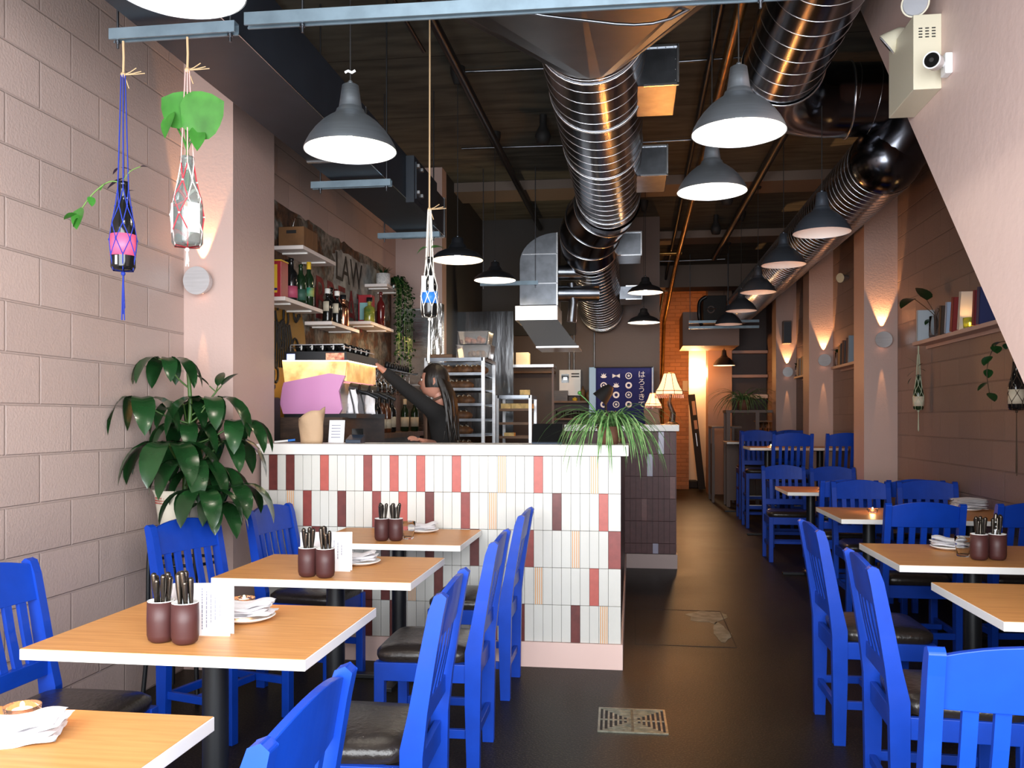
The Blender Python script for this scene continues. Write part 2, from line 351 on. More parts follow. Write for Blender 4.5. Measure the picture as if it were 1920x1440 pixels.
# rear: brick wall, lit doorway, column, bulkhead
sbox('wall_brick', (.30, 17.4, 0), (1.10, 17.6, ZC), M['brick'])
sbox('wall_brick_header', (1.10, 17.4, 2.78), (1.6, 17.6, ZC), M['brick'])
sbox('wall_column', (1.373, 16.3, 0), (1.80, 16.75, ZC), mat('peach_paint', (.42, .26, .18), .5))
sbox('wall_bulkhead', (.86, 15.2, 2.62), (1.80, 16.3, 3.2), mat('bulkhead_paint', (.36, .25, .21), .55))
sbox('wall_niche', (1.80, 16.6, 0), (XR, 16.75, ZC), mat('grey_niche_paint', (.10, .085, .085), .6))
sbox('wall_rear_room', (1.0, 18.0, 0), (1.9, 18.1, 3.2), mat('cream_paint', (.75, .6, .42), .5))
# peeled strip of old wall, flush skin on the kitchen wall
o = MB(); pts = [(5.04, 0)]
y = 5.04; random.seed(3)
pts2 = []
while y < 8.55:
    pts2.append((y, 2.85+random.uniform(-.02, .02))); y += random.uniform(.05, .16)
poly = [(5.04, .9)]+[(8.6, .9)]+[(8.6, 2.8)]+pts2[::-1]
o.prism(poly, 0, XL+.0005, XL+.008)
struct(o.build('wall_old_paint', M['peel']))
random.seed(17); pl = []
for k in range(40):
    a = 2*pi*k/40; ca, sa = cos(a), sin(a); e = .45
    pl.append((7.55+math.copysign(abs(ca)**e, ca)*.72*random.uniform(.9, 1.05), 2.58+math.copysign(abs(sa)**e, sa)*.21*random.uniform(.85, 1.05)))
o = MB(); o.prism(pl, 0, XL+.006, XL+.0105); struct(o.build('trim_pale_paint', mat('pale_grey_old_paint', (.27, .275, .26), .8, noise=.45, scale=9)))
M['oldred'] = mat('faded_red_paint', (.16, .012, .014), .8, noise=.4, scale=14)
bl = text('trim_lettering', 'LAW', .33, M['blackm'], (XL+.012, 7.26, 2.62), (pi/2, 0, pi/2)); struct(bl)
rl = text('trim_lettering', 'BREAT', .48, M['oldred'], (XL+.012, 7.08, 2.29), (pi/2, 0, pi/2), sx=.92); struct(rl)
# yellow painted disc with black line drawing (generic curls)
dc = MB(); dc.lathe([(0.001, 0), (.50, 0), (.50, .006)], n=48, sm=False)
d = dc.build('trim_mural', M['gold']); d.location = (XL+.010, 5.74, 1.85); d.rotation_euler = (0, pi/2, 0); struct(d)
cu = MB(); random.seed(11)
for k in range(16):
    cx, cy = random.uniform(-.28, .28), random.uniform(-.36, .36); a = random.uniform(0, 6.28); r = random.uniform(.05, .11); L = []
    for j in range(16):
        q = a+j*.42; rr = r*(1-j*.035); L.append((.020, cx+rr*cos(q), cy+rr*sin(q)*1.5))
    L = [p for p in L if (p[1]/.44)**2+(p[2]/.44)**2 < 1]
    if len(L) > 3: cu.tube(L, .008, 5)
for k in range(9): x = -.16+k*.04; cu.tube([(.02, x, -.15), (.02, x+.01, .05), (.02, x*.8, .16)], .006, 5)
cu = cu.build('trim_mural_lines', M['blackm']); cu.location = (XL+.002, 5.78, 1.87); struct(cu)
# hatch outline and worn patch in the floor
o = MB(); a, b_, c_, d_ = (.02, 5.35), (.62, 5.35), (.62, 6.35), (.02, 6.35)
for p, q in ((a, b_), (b_, c_), (c_, d_), (d_, a)): o.bar((p[0], p[1], .001), (q[0], q[1], .001), .005, .002)
struct(o.build('trim_floor_hatch', M['blackm']))
o = MB(); random.seed(5)
for cx, cy, rx, ry in ((.50, 6.15, .16, .22), (.56, 5.7, .06, .28)):
    P = [(cx+rx*cos(k*.4)*random.uniform(.6, 1.15), cy+ry*sin(k*.4)*random.uniform(.6, 1.15)) for k in range(15)]; o.prism(P, 2, 0, .0012)
struct(o.build('trim_floor_stain', mat('worn_grey_green_paint', (.12, .14, .115), .5, noise=.5, scale=14)))
# the stair enclosure rising along the right wall (its underside slopes)
o = MB(); k = (3.951-1.486)/(5.638-3.302)
y1 = 5.638; z1 = 3.951; y0 = 2.0; z0 = z1-k*(y1-y0)
o.prism([(y0, z0), (y1, z1), (y0-.9, z1), (y0-.9, z0)], 0, 1.37, XR-.001)
struct(o.build('wall_stair', M['stairwhite']))
# ------------------------------------------------------------------ tiled bar
def tile_front():
    t = thing('tiled_bar_counter', 'long bar counter with cream, coral and oxblood tiles and white top', 'counter', (-1.08, 4.95, 0))
    ox, oy = -1.08, 4.95
    b = MB(); b.box((-2.118-ox, 4.808-oy, 0), (-.066-ox, 5.10-oy, 1.16)); b.build('body', M['grout'], t)
    col = {1: {1: 2, 3: 2, 7: 1, 12: 3, 15: 1, 18: 1, 22: 1, 27: 4, 31: 1, 37: 4}, 2: {3: 4, 5: 3, 9: 2, 13: 3, 16: 1, 19: 2, 23: 3, 26: 4, 33: 2, 38: 1},
           3: {6: 2, 14: 2, 19: 2, 24: 2, 30: 3, 35: 4, 39: 3}, 4: {12: 2, 14: 2, 17: 4, 20: 2, 31: 4, 37: 1}, 5: {12: 2, 15: 2, 35: 2, 38: 4, 26: 1, 29: 2}}
    b = MB(); W = .0511; X0 = -2.070
    for r in range(1, 6):
        zt = 1.160-(r-1)*.2045
        for i in range(0, 40):
            x0 = X0+(i-1)*W; x1 = x0+W
            if i == 0: x0 = -2.118
            if i == 39: x1 = -.060
            k = col[r].get(i, 0)
            if k == 4:
                b.box((x0+.001-ox, 4.797-oy, zt-.2035), (x1-.001-ox, 4.81-oy, zt-.001), 0)
                for q in range(4):
                    u = x0+.007+q*.0115; b.box((u-ox, 4.7955-oy, zt-.2035), (u+.005-ox, 4.80-oy, zt-.001), 4)
            else: b.box((x0+.001-ox, 4.796-oy, zt-.2035), (x1-.001-ox, 4.81-oy, zt-.001), k, .0012)
    b.build('tile_facing', [M['cream'], M['coral'], M['dkred'], M['mdred'], M['orange']], t)
    b = MB(); b.box((-2.118-ox, 4.785-oy, 0), (-.050-ox, 4.80-oy, .137)); b.box((-.062-ox, 4.80-oy, 0), (-.050-ox, 8.06-oy, .137)); b.build('plinth', mat('pale_pink_skirting', (.78, .56, .50), .4), t)
    b = MB(); b.box((-2.137-ox, 4.775-oy, 1.162), (-.018-ox, 5.16-oy, 1.222)); b.build('worktop', M['white'], t, bevel=.003)
    b = MB(); b.box((-.20-ox, 5.10-oy, 0), (-.072-ox, 8.06-oy, 1.16)); b.build('return_wall', M['dgrout'], t)
    b = MB()
    for r in range(5):
        for j in range(57): y = 4.812+j*.0511+5.0*0; b.box((-.073-ox, y-oy+.001, 1.16-(r+1)*.2045+.001), (-.062-ox, y+.050-oy, 1.16-r*.2045-.001), 0)
    b.build('return_tiles', mat('brown_glazed_tile', (.06, .03, .02), .35, noise=.3, scale=9), t)
    b = MB(); b.box((-.24-ox, 5.16-oy, 1.162), (-.055-ox, 8.05-oy, 1.20)); b.build('return_top', M['blackm'], t)
tile_front()
def dark_counter():
    ox, oy = .16, 8.4
    t = thing('plum_bar_counter', 'low dark plum-tiled counter with white top standing behind the cream-tiled bar', 'counter', (ox, oy, 0))
    b = MB(); b.box((-.60-ox, 8.12-oy, .13), (.392-ox, 8.75-oy, 1.25)); b.build('body', M['dgrout'], t)
    b = MB(); W = .0511; pale = {(1, 5): 5, (2, 2): 5, (5, 3): 5}
    for r in range(6):
        for i in range(19):
            x = .392-(i+1)*W; zt = 1.25-r*.2045; zb = max(.135, zt-.2035)
            if zt < .15: continue
            mi = 1 if (r, i) in ((0, 2), (1, 4), (5, 3)) else 2 if (r, i) in ((2, 0), (3, 5)) else 0
            b.box((x+.001-ox, 8.108-oy, zb), (x+W-.001-ox, 8.122-oy, zt-.001), mi, .0012)
    for r in range(6):
        for j in range(12):
            y = 8.125+j*W; zt = 1.25-r*.2045; zb = max(.135, zt-.2035); b.box((.390-ox, y+.001-oy, zb), (.402-ox, y+W-.001-oy, zt-.001), 0)
    b.build('tile_facing', [M['plum'], mat('lilac_glazed_tile', (.35, .33, .45), .3), M['dkred']], t)
    b = MB(); b.box((-.06-ox, 8.10-oy, 0), (.41-ox, 8.76-oy, .13)); b.build('plinth', mat('grey_pink_skirting', (.45, .34, .32), .4), t)
    b = MB(); b.box((-.62-ox, 8.08-oy, 1.255), (.425-ox, 8.80-oy, 1.315)); b.build('worktop', M['white'], t, bevel=.003)
dark_counter()
# ================================================================== chairs and tables
def chair(name, SZ, TOP, label, cat, bar=False):
    """front is +Y; SZ seat height, TOP overall height"""
    t = thing(name, label, cat)
    bl = M['blue']; yb = -.205
    def py(z): return -.18 if z < SZ else -.18-.075*((z-SZ)/(TOP-SZ))**1.15      # centre line of the rear posts
    for sx in (-1, 1):
        b = MB(); x = sx*.195
        P = [(-.205, 0), (-.158, 0), (-.150, SZ*.6), (-.150, SZ+.02)]+[(py(z)+.026*(1-.35*(z-SZ)/(TOP-SZ)), z) for z in (SZ+.12, SZ+.24, TOP-.05)]
        P += [(py(TOP)+.012, TOP-.008), (py(TOP)-.008, TOP), (py(TOP)-.022, TOP-.012)]
        P += [(py(z)-.030*(1-.25*(z-SZ)/(TOP-SZ)), z) for z in (TOP-.06, SZ+.24, SZ+.12)]+[(-.212, SZ), (-.208, SZ*.5)]
        b.prism(P, 0, x-.017, x+.017); b.build('rear_post', bl, t, bevel=.004)
        b = MB(); b.box((sx*.185-.02, .165, 0), (sx*.185+.02, .205, SZ-.03)); b.build('leg', bl, t, bevel=.003)
    b = MB(); b.box((-.17, .178, SZ-.10), (.17, .198, SZ-.03)); b.box((-.178, -.19, SZ-.10), (.178, -.170, SZ-.03))
    for sx in (-1, 1): b.box((sx*.195-.010, -.16, SZ-.10), (sx*.195+.010, .17, SZ-.03))
    b.build('seat_frame', bl, t, bevel=.002)
    b = MB(); zs = [.165, .34] if bar else [.165]
    for sx in (-1, 1):
        b.box((sx*.19-.010, -.16, zs[0]-.017), (sx*.19+.010, .17, zs[0]+.017))
        if bar: b.box((sx*.19-.010, -.16, zs[1]+.05), (sx*.19+.010, .17, zs[1]+.085))
    b.box((-.18, -.192, zs[0]-.03), (.18, -.172, zs[0]+.005)); b.box((-.17, -.012, zs[0]-.015), (.17, .010, zs[0]+.015))
    if bar: b.box((-.17, .172, .245), (.17, .196, .285))
    b.build('stretcher', bl, t, bevel=.002)
    if bar:
        b = MB(); b.box((-.165, .170, .285), (.165, .200, .292)); b.build('foot_plate', M['steel'], t)
    # crest rail: bowed backwards, arched top
    b = MB(); n = 10; vs = []; fs = []; zb = TOP-.135
    for i in range(n+1):
        u = -1+2*i/n; x = u*.180; arch = .028*(1-u*u); bow = -.012*(1-u*u)
        for z, dy in ((zb, .011), (zb, -.011), (TOP-.020+arch, -.009), (TOP-.020+arch, .009)): vs.append((x, py(z)+bow+dy, z))
    for i in range(n):
        for k in range(4): a = i*4+k; c = i*4+(k+1) % 4; fs.append((a, c, c+4, a+4))
    fs += [(0, 1, 2, 3), (n*4+3, n*4+2, n*4+1, n*4)]
    b.add(vs, fs, 0); b.build('crest_rail', bl, t, bevel=.002)
    zr = SZ+.085
    b = MB(); b.bar((-.18, py(zr), zr), (.18, py(zr), zr), .026, .055); b.build('lower_rail', bl, t, bevel=.002)
    for i in range(5):
        x = -.122+i*.061; b = MB(); q = -.008*(1-(x/.18)**2)
        b.prism([(py(z)+dz+q*(z > zr+.05), z) for z, dz in ((zr+.02, .007), (zr+.14, .007), (TOP-.12, .007), (TOP-.12, -.007), (zr+.14, -.007), (zr+.02, -.007))], 0, x-.0155, x+.0155)
        b.build('slat', bl, t, bevel=.002)
    # padded seat
    b = MB(); n = 16; rings = [(1.0, SZ-.030), (1.035, SZ-.012), (1.03, SZ+.004), (.93, SZ+.020), (.6, SZ+.028), (0.001, SZ+.030)]; vs = []; fs = []; k = 32
    for s_, z in rings:
        for j in range(k):
            a = 2*pi*j/k; e = .32; cx = math.copysign(abs(cos(a))**e, cos(a)); cy = math.copysign(abs(sin(a))**e, sin(a))
            x = cx*.190*s_; y = cy*.185*s_+.02; x *= 1+.06*(y/.2)
            if y < -.13 and abs(x) > .165: x = math.copysign(.165, x)
            vs.append((x, y, z))
    for r in range(len(rings)-1):
        for j in range(k): a = r*k+j; c = r*k+(j+1) % k; fs.append((a, c, c+k, a+k))
    b.add(vs, fs, 0, True); b.build('seat_cushion', M['leather'], t)
    return t
proto = chair('dining_chair', .46, .90, 'cobalt blue slat-back chair nearest the camera on the aisle beside the front table', 'chair')
barp = chair('bar_chair', .72, 1.215, 'tall blue slat-back bar chair with its back to the aisle end of the first high table', 'bar chair', True)
used = set()
def place(p, x, y, rz, label, group=None):
    o = p if p.name not in used else dup(p)
    used.add(p.name); o.location = (x, y, 0); o.rotation_euler = (0, 0, R(rz)); o['label'] = label
    if group: o['group'] = group
    return o
GA = 'blue dining chairs'
# aisle side of the four wall tables
for y, x, rz, l in ((1.39, -.79, 91, 'blue dining chair in the foreground, only its leaning back showing beside the front table'),
                (2.47, -.77, 92, 'blue dining chair on the aisle side of the table nearest camera holding brown cups'),
                (3.46, -.78, 91, 'blue dining chair on the aisle side of the second table set with a menu'),
                (4.40, -.79, 90, 'blue dining chair on the aisle side of the table touching the tiled counter')):
    place(proto, x, y, rz, l, GA)
for x, y, rz, l in ((-1.74, 2.47, -92, 'blue dining chair against the block wall, cut by the left picture edge'),
                    (-1.79, 3.70, -106, 'blue dining chair against the block wall in front of the big potted plant'),
                    (-1.66, 4.41, -98, 'blue dining chair between the wall pilaster and the tiled counter')):
    place(proto, x, y, rz, l, GA)
for x, y, rz, l in ((1.04, 4.01, -90, 'blue dining chair across the aisle with its back to the tiled bar, farther of two'),
                    (1.02, 3.07, -93, 'blue dining chair across the aisle with its back to the floor drain, nearer of two'),
                    (.82, 2.13, -3, 'blue dining chair in the bottom corner seen from behind its broad crest rail'),
                    (1.60, 5.34, 0, 'blue dining chair seen from behind, tucked under the table with the lit candle'),
                    (2.18, 5.40, 4, 'blue dining chair half hidden at the wall end of the candle table'),
                    (1.70, 6.62, 180, 'blue dining chair facing us across the candle table, aisle end'),
                    (2.17, 6.66, 176, 'blue dining chair facing us across the candle table, wall end'),
                    (1.64, 7.22, 0, 'blue dining chair with back to the candle table, drawn to the table behind'),
                    (2.14, 7.28, 0, 'blue dining chair near the wall, tucked under the second long table'),
                    (1.50, 8.80, 180, 'blue dining chair beyond the second long table at its aisle end'),
                    (1.93, 8.60, 180, 'blue dining chair beyond the second long table beside the pilaster')):
    place(proto, x, y, rz, l, GA)
GB = 'blue bar chairs'
for x, y, rz, l in ((1.68, 9.80, 0, 'tall blue bar chair seen from behind at the nearer high table'),
                    (2.24, 9.86, 0, 'tall blue bar chair beside the wall at the nearer high table'),
                    (1.62, 11.45, 180, 'tall blue bar chair facing us across the nearer high table'),
                    (2.16, 11.45, 180, 'tall blue bar chair facing us in the wall recess past the nearer high table'),
                    (1.66, 12.45, 0, 'tall blue bar chair beside the wooden divider at the farther high table'),
                    (2.12, 12.50, 0, 'tall blue bar chair near the wall at the farther high table')):
    place(barp, x, y, rz, l, GB)
def wood_top():
    m, t, b = newmat('oak_laminate'); b.inputs['Roughness'].default_value = .42; b.inputs['Specular IOR Level'].default_value = .22
    g = t.nodes.new('ShaderNodeTexCoord'); mp = t.nodes.new('ShaderNodeMapping'); mp.inputs['Scale'].default_value = (1.2, 16, 1)
    n = t.nodes.new('ShaderNodeTexNoise'); n.inputs['Scale'].default_value = 4; n.inputs['Detail'].default_value = 8
    t.links.new(g.outputs['Object'], mp.inputs[0]); t.links.new(mp.outputs[0], n.inputs['Vector'])
    r = t.nodes.new('ShaderNodeValToRGB'); t.links.new(n.outputs['Fac'], r.inputs[0]); e = r.color_ramp.elements
    e[0].position = .3; e[0].color = (.53, .235, .07, 1); e[1].position = .7; e[1].color = (.66, .32, .11, 1)
    t.links.new(r.outputs[0], b.inputs['Base Color']); return m
M['oak'] = wood_top()
def table(x0, x1, y0, y1, h, label, cat='table', name='dining_table', cols=1, group='wood-topped tables with white edges'):
    cx, cy = (x0+x1)/2, (y0+y1)/2; a, c = (x1-x0)/2, (y1-y0)/2
    t = thing(name, label, cat, (cx, cy, 0), 0, group)
    b = MB(); b.box((-a, -c, h-.030), (a, c, h-.0012)); b.build('edge_band', M['white'], t, bevel=.0015)
    b = MB(); b.box((-a+.002, -c+.002, h-.0015), (a-.002, c-.002, h)); b.build('tabletop', M['oak'], t)
    for i in range(cols):
        px = 0 if cols == 1 else (-a*.55, a*.55)[i]
        b = MB(); b.cyl((px, 0, .03), (px, 0, h-.03), .038, 20); b.box((px-.12, -.12, h-.045), (px+.12, .12, h-.030)); b.build('column', M['black'], t)
        b = MB()
        for s_ in (0, 1):
            d = (.24, .026) if s_ else (.026, .24); b.box((px-d[0], -d[1], 0), (px+d[0], d[1], .022)); 
        b.lathe([(.065, .0), (.065, .03), (.04, .045)], (px, 0, 0), 20); b.build('base', M['black'], t, bevel=.003)
    return t
table(-1.65, -.851, 1.10, 1.70, .75, 'square wooden table in the near corner with a candle and folded napkins')
table(-1.617, -.823, 2.13, 2.755, .75, 'wooden table nearest camera holding two brown cutlery cups and a menu')
table(-1.612, -.820, 3.19, 3.79, .75, 'wooden table, middle of the wall row, with cups before a white menu')
table(-1.60, -.825, 4.17, 4.78, .75, 'wooden table touching the tiled counter with a water glass')
table(1.113, 1.93, 2.82, 3.47, .75, 'bare wooden table corner entering from the right, nearest of that row')
table(1.113, 1.93, 3.86, 4.52, .75, 'wooden table across the aisle with glass, napkins and two cups')
table(1.275, 2.42, 5.60, 6.35, .75, 'long wooden table across the aisle with a lit candle and stacked napkins', cols=2)
table(1.30, 2.42, 7.62, 8.28, .75, 'long wooden table by the pilaster, partly hidden behind chairs', cols=2)
table(1.34, 2.42, 10.30, 10.95, 1.04, 'high wooden table with a thick pile of napkins and a candle', 'high table', 'high_table', 2)
table(1.36, 2.42, 12.95, 13.55, 1.04, 'farther high table against the wooden divider', 'high table', 'high_table', 2)
# ================================================================== things on the tables
def cutlery_cup(seed, scissor=False):
    random.seed(seed)
    t = thing('cutlery_cup', 'x', 'cutlery cup')
    b = MB(); b.lathe([(.001, 0), (.024, .001), (.033, .008), (.0365, .022), (.037, .06), (.036, .112), (.034, .112), (.034, .02), (.001, .018)], n=28); b.build('cup', M['cup'], t)
    b = MB(); b.lathe([(.0345, .111), (.0355, .1145), (.034, .1145), (.0335, .1), (.0335, .05)], n=28, cap=False); b.build('rim', M['cupin'], t)
    for k in range(7):
        a = random.uniform(0, 6.28); q = random.uniform(.004, .022); lx, ly = random.uniform(-.022, .012), random.uniform(-.012, .012); h = random.uniform(.165, .20)
        b = MB(); p = Vector((q*cos(a), q*sin(a), .02)); e = Vector((q*cos(a)+lx, q*sin(a)+ly, h)); m_ = p.lerp(e, .55)
        b.tube([p, m_, m_.lerp(e, .6), e], [.0035, .0045, .008, .0085], 8); b.ball(e, .0085, 8); b.build('cutlery_handle', M['cutlery'], t)
    if scissor:
        b = MB()
        for sx in (-.004, .012): b.tube([(sx, 0, .08), (sx*1.0-.004, 0, .125), (sx-.014, 0, .145), (sx-.010, 0, .165), (sx+.004, 0, .165), (sx+.008, 0, .145), (sx, 0, .128)], .0032, 7)
        b.build('white_handle', M['whiteplastic'], t)
    return t
c1 = cutlery_cup(1); c2 = cutlery_cup(2, True)
cups = [(c1, (-1.283, 2.251, 0.75), 'brown cutlery cup farther from the menu on the table nearest camera', 20),
        (c2, (-1.206, 2.239, 0.75), 'brown cutlery cup pressed against the menu on the table nearest camera', 0),
        (c1, (-1.25, 3.263, 0.75), 'brown cutlery cup overlapping the white menu edge on the middle wall table', 60),
        (c2, (-1.174, 3.25, 0.75), 'brown cutlery cup in front of the printed menu on the middle wall table', 0),
        (c1, (-1.249, 4.277, 0.75), 'brown cutlery cup farther from the water glass by the tiled counter', 100),
        (c1, (-1.179, 4.287, 0.75), 'brown cutlery cup beside the water glass by the tiled counter', 200),
        (c1, (1.496, 4.045, 0.75), 'dark cutlery cup beside the water glass across the aisle', 30),
        (c2, (1.574, 4.055, 0.75), 'dark cutlery cup holding white scissors across the aisle', 180),
        (c2, (2.789, 6.856, 0.75), 'cutlery cup with white handles by the wall on the candle table', 200),
        (c2, (2.766, 9.084, 0.75), 'cutlery cup fanned with handles on the second long table', 150)]
seen = set()
for src, p, l, rz in cups:
    if src.name in seen: o = dup(src)
    else: o = src; seen.add(src.name)
    o.location = (p[0], p[1], .75); o.rotation_euler = (0, 0, R(rz)); o['label'] = l; o['group'] = 'cutlery cups'
for o_, p in ((c1, (6.786, 17.485, 0.75)),): pass
def menu(name, p, w, h, rz, label):
    t = thing(name, label, 'menu', (p[0], p[1], .75), R(rz), 'menu cards')
    b = MB(); b.bar((-w/2, .0, h/2), (w/2, .0, h/2), .0012, h); f = b.build('front_sheet', M['paper'], t)
    b = MB(); b.bar((-w/2, .012, h/2), (w/2, .030, h/2), .0012, h); b.build('rear_sheet', M['paper'], t)
    random.seed(4); b = MB()
    for k in range(5):
        x = w*(.02+.075*k); z1 = h*(.93-.06*k); z0 = h*(.15+.07*k); z = z1
        while z > z0: d = random.uniform(.004, .012); b.box((x, -.0012, z-d), (x+.0028, -.0008, z)); z -= d+.002
    b.build('printed_lines', M['ink'], t)
menu('menu_card', (-1.207, 2.328, 0.75), .17, .145, 4, 'white tent menu behind the brown cups on the table nearest camera')
menu('menu_card', (-1.224, 3.388, 0.75), .205, .155, 3, 'white printed menu standing behind brown cups on the middle wall table')
def napkins(p, z, n, rz, label, plate=True, w=.15, d=.10, seed=0, fold=True):
    random.seed(seed); t = thing('folded_napkins', label, 'napkins', (p[0], p[1], z), R(rz), 'folded cloth napkins')
    zz = .0185 if plate else 0
    for k in range(n):
        b = MB(); nx, ny = 12, 8; vs = []; fs = []; ox, oy = random.uniform(-.008, .008), random.uniform(-.006, .006); a = random.uniform(-.12, .12); th = .009
        for side in (0, 1):
            for i in range(nx+1):
                for j in range(ny+1):
                    u, v = i/nx-.5, j/ny-.5; x = u*w; y = v*d
                    zq = zz+k*th*.95+side*th*(1-(2*abs(v))**6)*(1-(2*abs(u))**8)+.0025*sin(u*9+k*2)+.002*sin(v*14+k)
                    if fold: zq += .018*max(0, u-.1)**.8*(1+k*.2)
                    if side == 0 and k == 0: zq = max(zq, zz)
                    vs.append((x*cos(a)-y*sin(a)+ox, x*sin(a)+y*cos(a)+oy, zq))
        N = (nx+1)*(ny+1)
        for i in range(nx):
            for j in range(ny):
                q = i*(ny+1)+j; fs.append((N+q, N+q+ny+1, N+q+ny+2, N+q+1)); fs.append((q, q+1, q+ny+2, q+ny+1))
        for i in range(nx):
            for j in (0, ny): q = i*(ny+1)+j; fs.append((q, q+ny+1, N+q+ny+1, N+q))
        for j in range(ny):
            for i in (0, nx): q = i*(ny+1)+j; fs.append((q, q+1, N+q+1, N+q))
        b.add(vs, fs, 0, True); b.build('napkin', M['napkin'], t)
    if plate:
        pl = MB(); pl.lathe([(.001, .0), (.045, 0), (.075, .010), (.085, .016), (.083, .018), (.07, .012), (.04, .005), (.001, .004)], n=32)
        o = pl.build('side_plate', M['cupin']); o.location = (p[0], p[1], z); tag(o, label.replace('napkins', 'side plate under the napkins', 1), 'plate', 'small white plates under napkins')
napkins((-1.157, 1.53, 0.75), .7505, 4, 20, 'white napkins stacked in the near corner beside the candle', False, .15, .11, 1)
napkins((-1.16, 2.526, 0.75), .75, 4, 12, 'white napkins behind the menu on the table nearest camera', True, .15, .10, 2)
napkins((-1.135, 3.57, 0.75), .75, 3, 15, 'white napkins behind the menu on the middle wall table', True, .14, .10, 3)
napkins((-1.12, 4.632, 0.75), .75, 3, 18, 'white napkins past the water glass by the tiled counter', True, .14, .09, 4)
napkins((1.48, 4.358, 0.75), .75, 4, 168, 'white napkins before the water glass across the aisle', True, .15, .10, 5)
napkins((2.227, 6.211, 0.75), .75, 8, 10, 'white napkins in a tall pile on the candle table', True, .20, .13, 6, False)
napkins((2.392, 8.886, 0.75), .75, 6, 5, 'white napkins in a pile on the second long table', True, .20, .13, 7, False)
napkins((1.87, 10.50, 1.04), 1.04, 12, 0, 'white napkins in a thick pile on the nearer high table', False, .20, .15, 8, False)
def tumbler(label, full=True):
    t = thing('water_glass', label, 'glass', group='ribbed water glasses')
    b = MB(); n = 36; vs = []; fs = []
    prof = [(.001, 0), (.024, 0), (.026, .003), (.0285, .02), (.033, .055), (.0345, .056), (.036, .088), (.0345, .088), (.033, .058), (.030, .05), (.025, .012), (.001, .010)]
    for i, (r, z) in enumerate(prof):
        for k in range(n):
            rr = r*(1+(.035*cos(k*2*pi/n*9) if 2 <= i <= 3 else 0)); vs.append((rr*cos(2*pi*k/n), rr*sin(2*pi*k/n), z))
    for i in range(len(prof)-1):
        for k in range(n): a = i*n+k; c = i*n+(k+1) % n; fs.append((a, c, c+n, a+n))
    b.add(vs, fs, 0, True); b.build('glass', M['glass'], t)
    return t
g0 = tumbler('empty ribbed water glass beside the brown cup by the tiled counter')
gl = [((-1.136, 4.372, 0.75), .75, None), ((1.466, 4.146, 0.75), .75, 'empty ribbed water glass beside the dark cutlery cups across the aisle')]
for k, (x, y) in enumerate(((1850, 945), (1862, 940), (1878, 943), (1868, 948))): pass
wx = [((1.95, 6.18), 'ribbed glass'), ((2.02, 6.20), ''), ((2.08, 6.17), ''), ((2.00, 6.26), '')]
for i, (p, z, l) in enumerate(gl):
    o = g0 if i == 0 else dup(g0, label=l); o.location = (p[0], p[1], z)
for i in range(4):
    p = ((2.555, 6.741, 0.75), (2.605, 6.748, 0.75), (2.655, 6.755, 0.75), (2.702, 7.058, 0.75))[i]
    o = dup(g0, label='ribbed water glass in the cluster by the wall on the candle table', group='glass cluster on the candle table'); o.location = (p[0], p[1], .75)
for i in range(3):
    p = ((2.589, 9.06, 0.75), (2.631, 9.066, 0.75), (2.673, 9.072, 0.75))[i]
    o = dup(g0, label='ribbed water glass in the cluster on the second long table', group='glass cluster on the second long table'); o.location = (p[0], p[1], .75)
def candle(p, z, label):
    t = thing('tealight_candle', label, 'candle', (p[0], p[1], z), 0, 'tealights in glass holders')
    b = MB(); b.lathe([(.001, .0), (.028, 0), (.033, .006), (.036, .026), (.034, .026), (.030, .008), (.001, .006)], n=28); b.build('glass_holder', M['amber'], t)
    b = MB(); b.cyl((0, 0, .007), (0, 0, .018), .019, 18); b.build('wax', M['wax'], t)
    b = MB(); b.ball((0, 0, .026), .0045, 8, sz=1.8); f = b.build('flame', M['flame'], t)
    light('candle_light', 'POINT', (p[0], p[1], z+.045), .35, WARM, shadow_soft_size=.01)
candle((-1.236, 1.637, 0.75), .75, 'lit tealight in ribbed glass beside napkins in the near corner')
candle((-1.263, 2.728, 0.75), .75, 'tealight in a coppery holder behind the napkins nearest camera')
candle((1.566, 6.018, 0.75), .75, 'lit tealight alone on the long table across the aisle')
candle((1.601, 7.755, 0.75), .75, 'small lit tealight seen between chair slats on the second long table')
candle((1.60, 10.47, 1.04), 1.04, 'lit tealight on the nearer high table beside the napkin pile')
# floor drain
t = thing('floor_drain', 'rectangular slotted metal drain grate set in the concrete floor', 'drain', (0.001, 3.985, 0), R(1))
b = MB(); W, D_ = .153, .157
def frame(b, w, d, q, z0, z1):
    b.box((-w, -d, z0), (w, -d+q, z1)); b.box((-w, d-q, z0), (w, d, z1)); b.box((-w, -d+q, z0), (-w+q, d-q, z1)); b.box((w-q, -d+q, z0), (w, d-q, z1))
frame(b, W, D_, .010, 0, .006)
for k in range(1, 7): frame(b, W-.0215*k, D_-.0215*k, .009, 0, .005)
b.box((-W+.01, -.004, 0), (W-.01, .004, .005)); b.box((-.006, -D_+.01, 0), (.006, D_-.01, .005)); b.build('grate', mat('aged_brass', (.22, .22, .17), .4, .8, noise=.3, scale=30), t)
b = MB(); b.box((-W+.005, -D_+.005, 0), (W-.005, D_-.005, .001)); b.build('sump', M['blackm'], t)
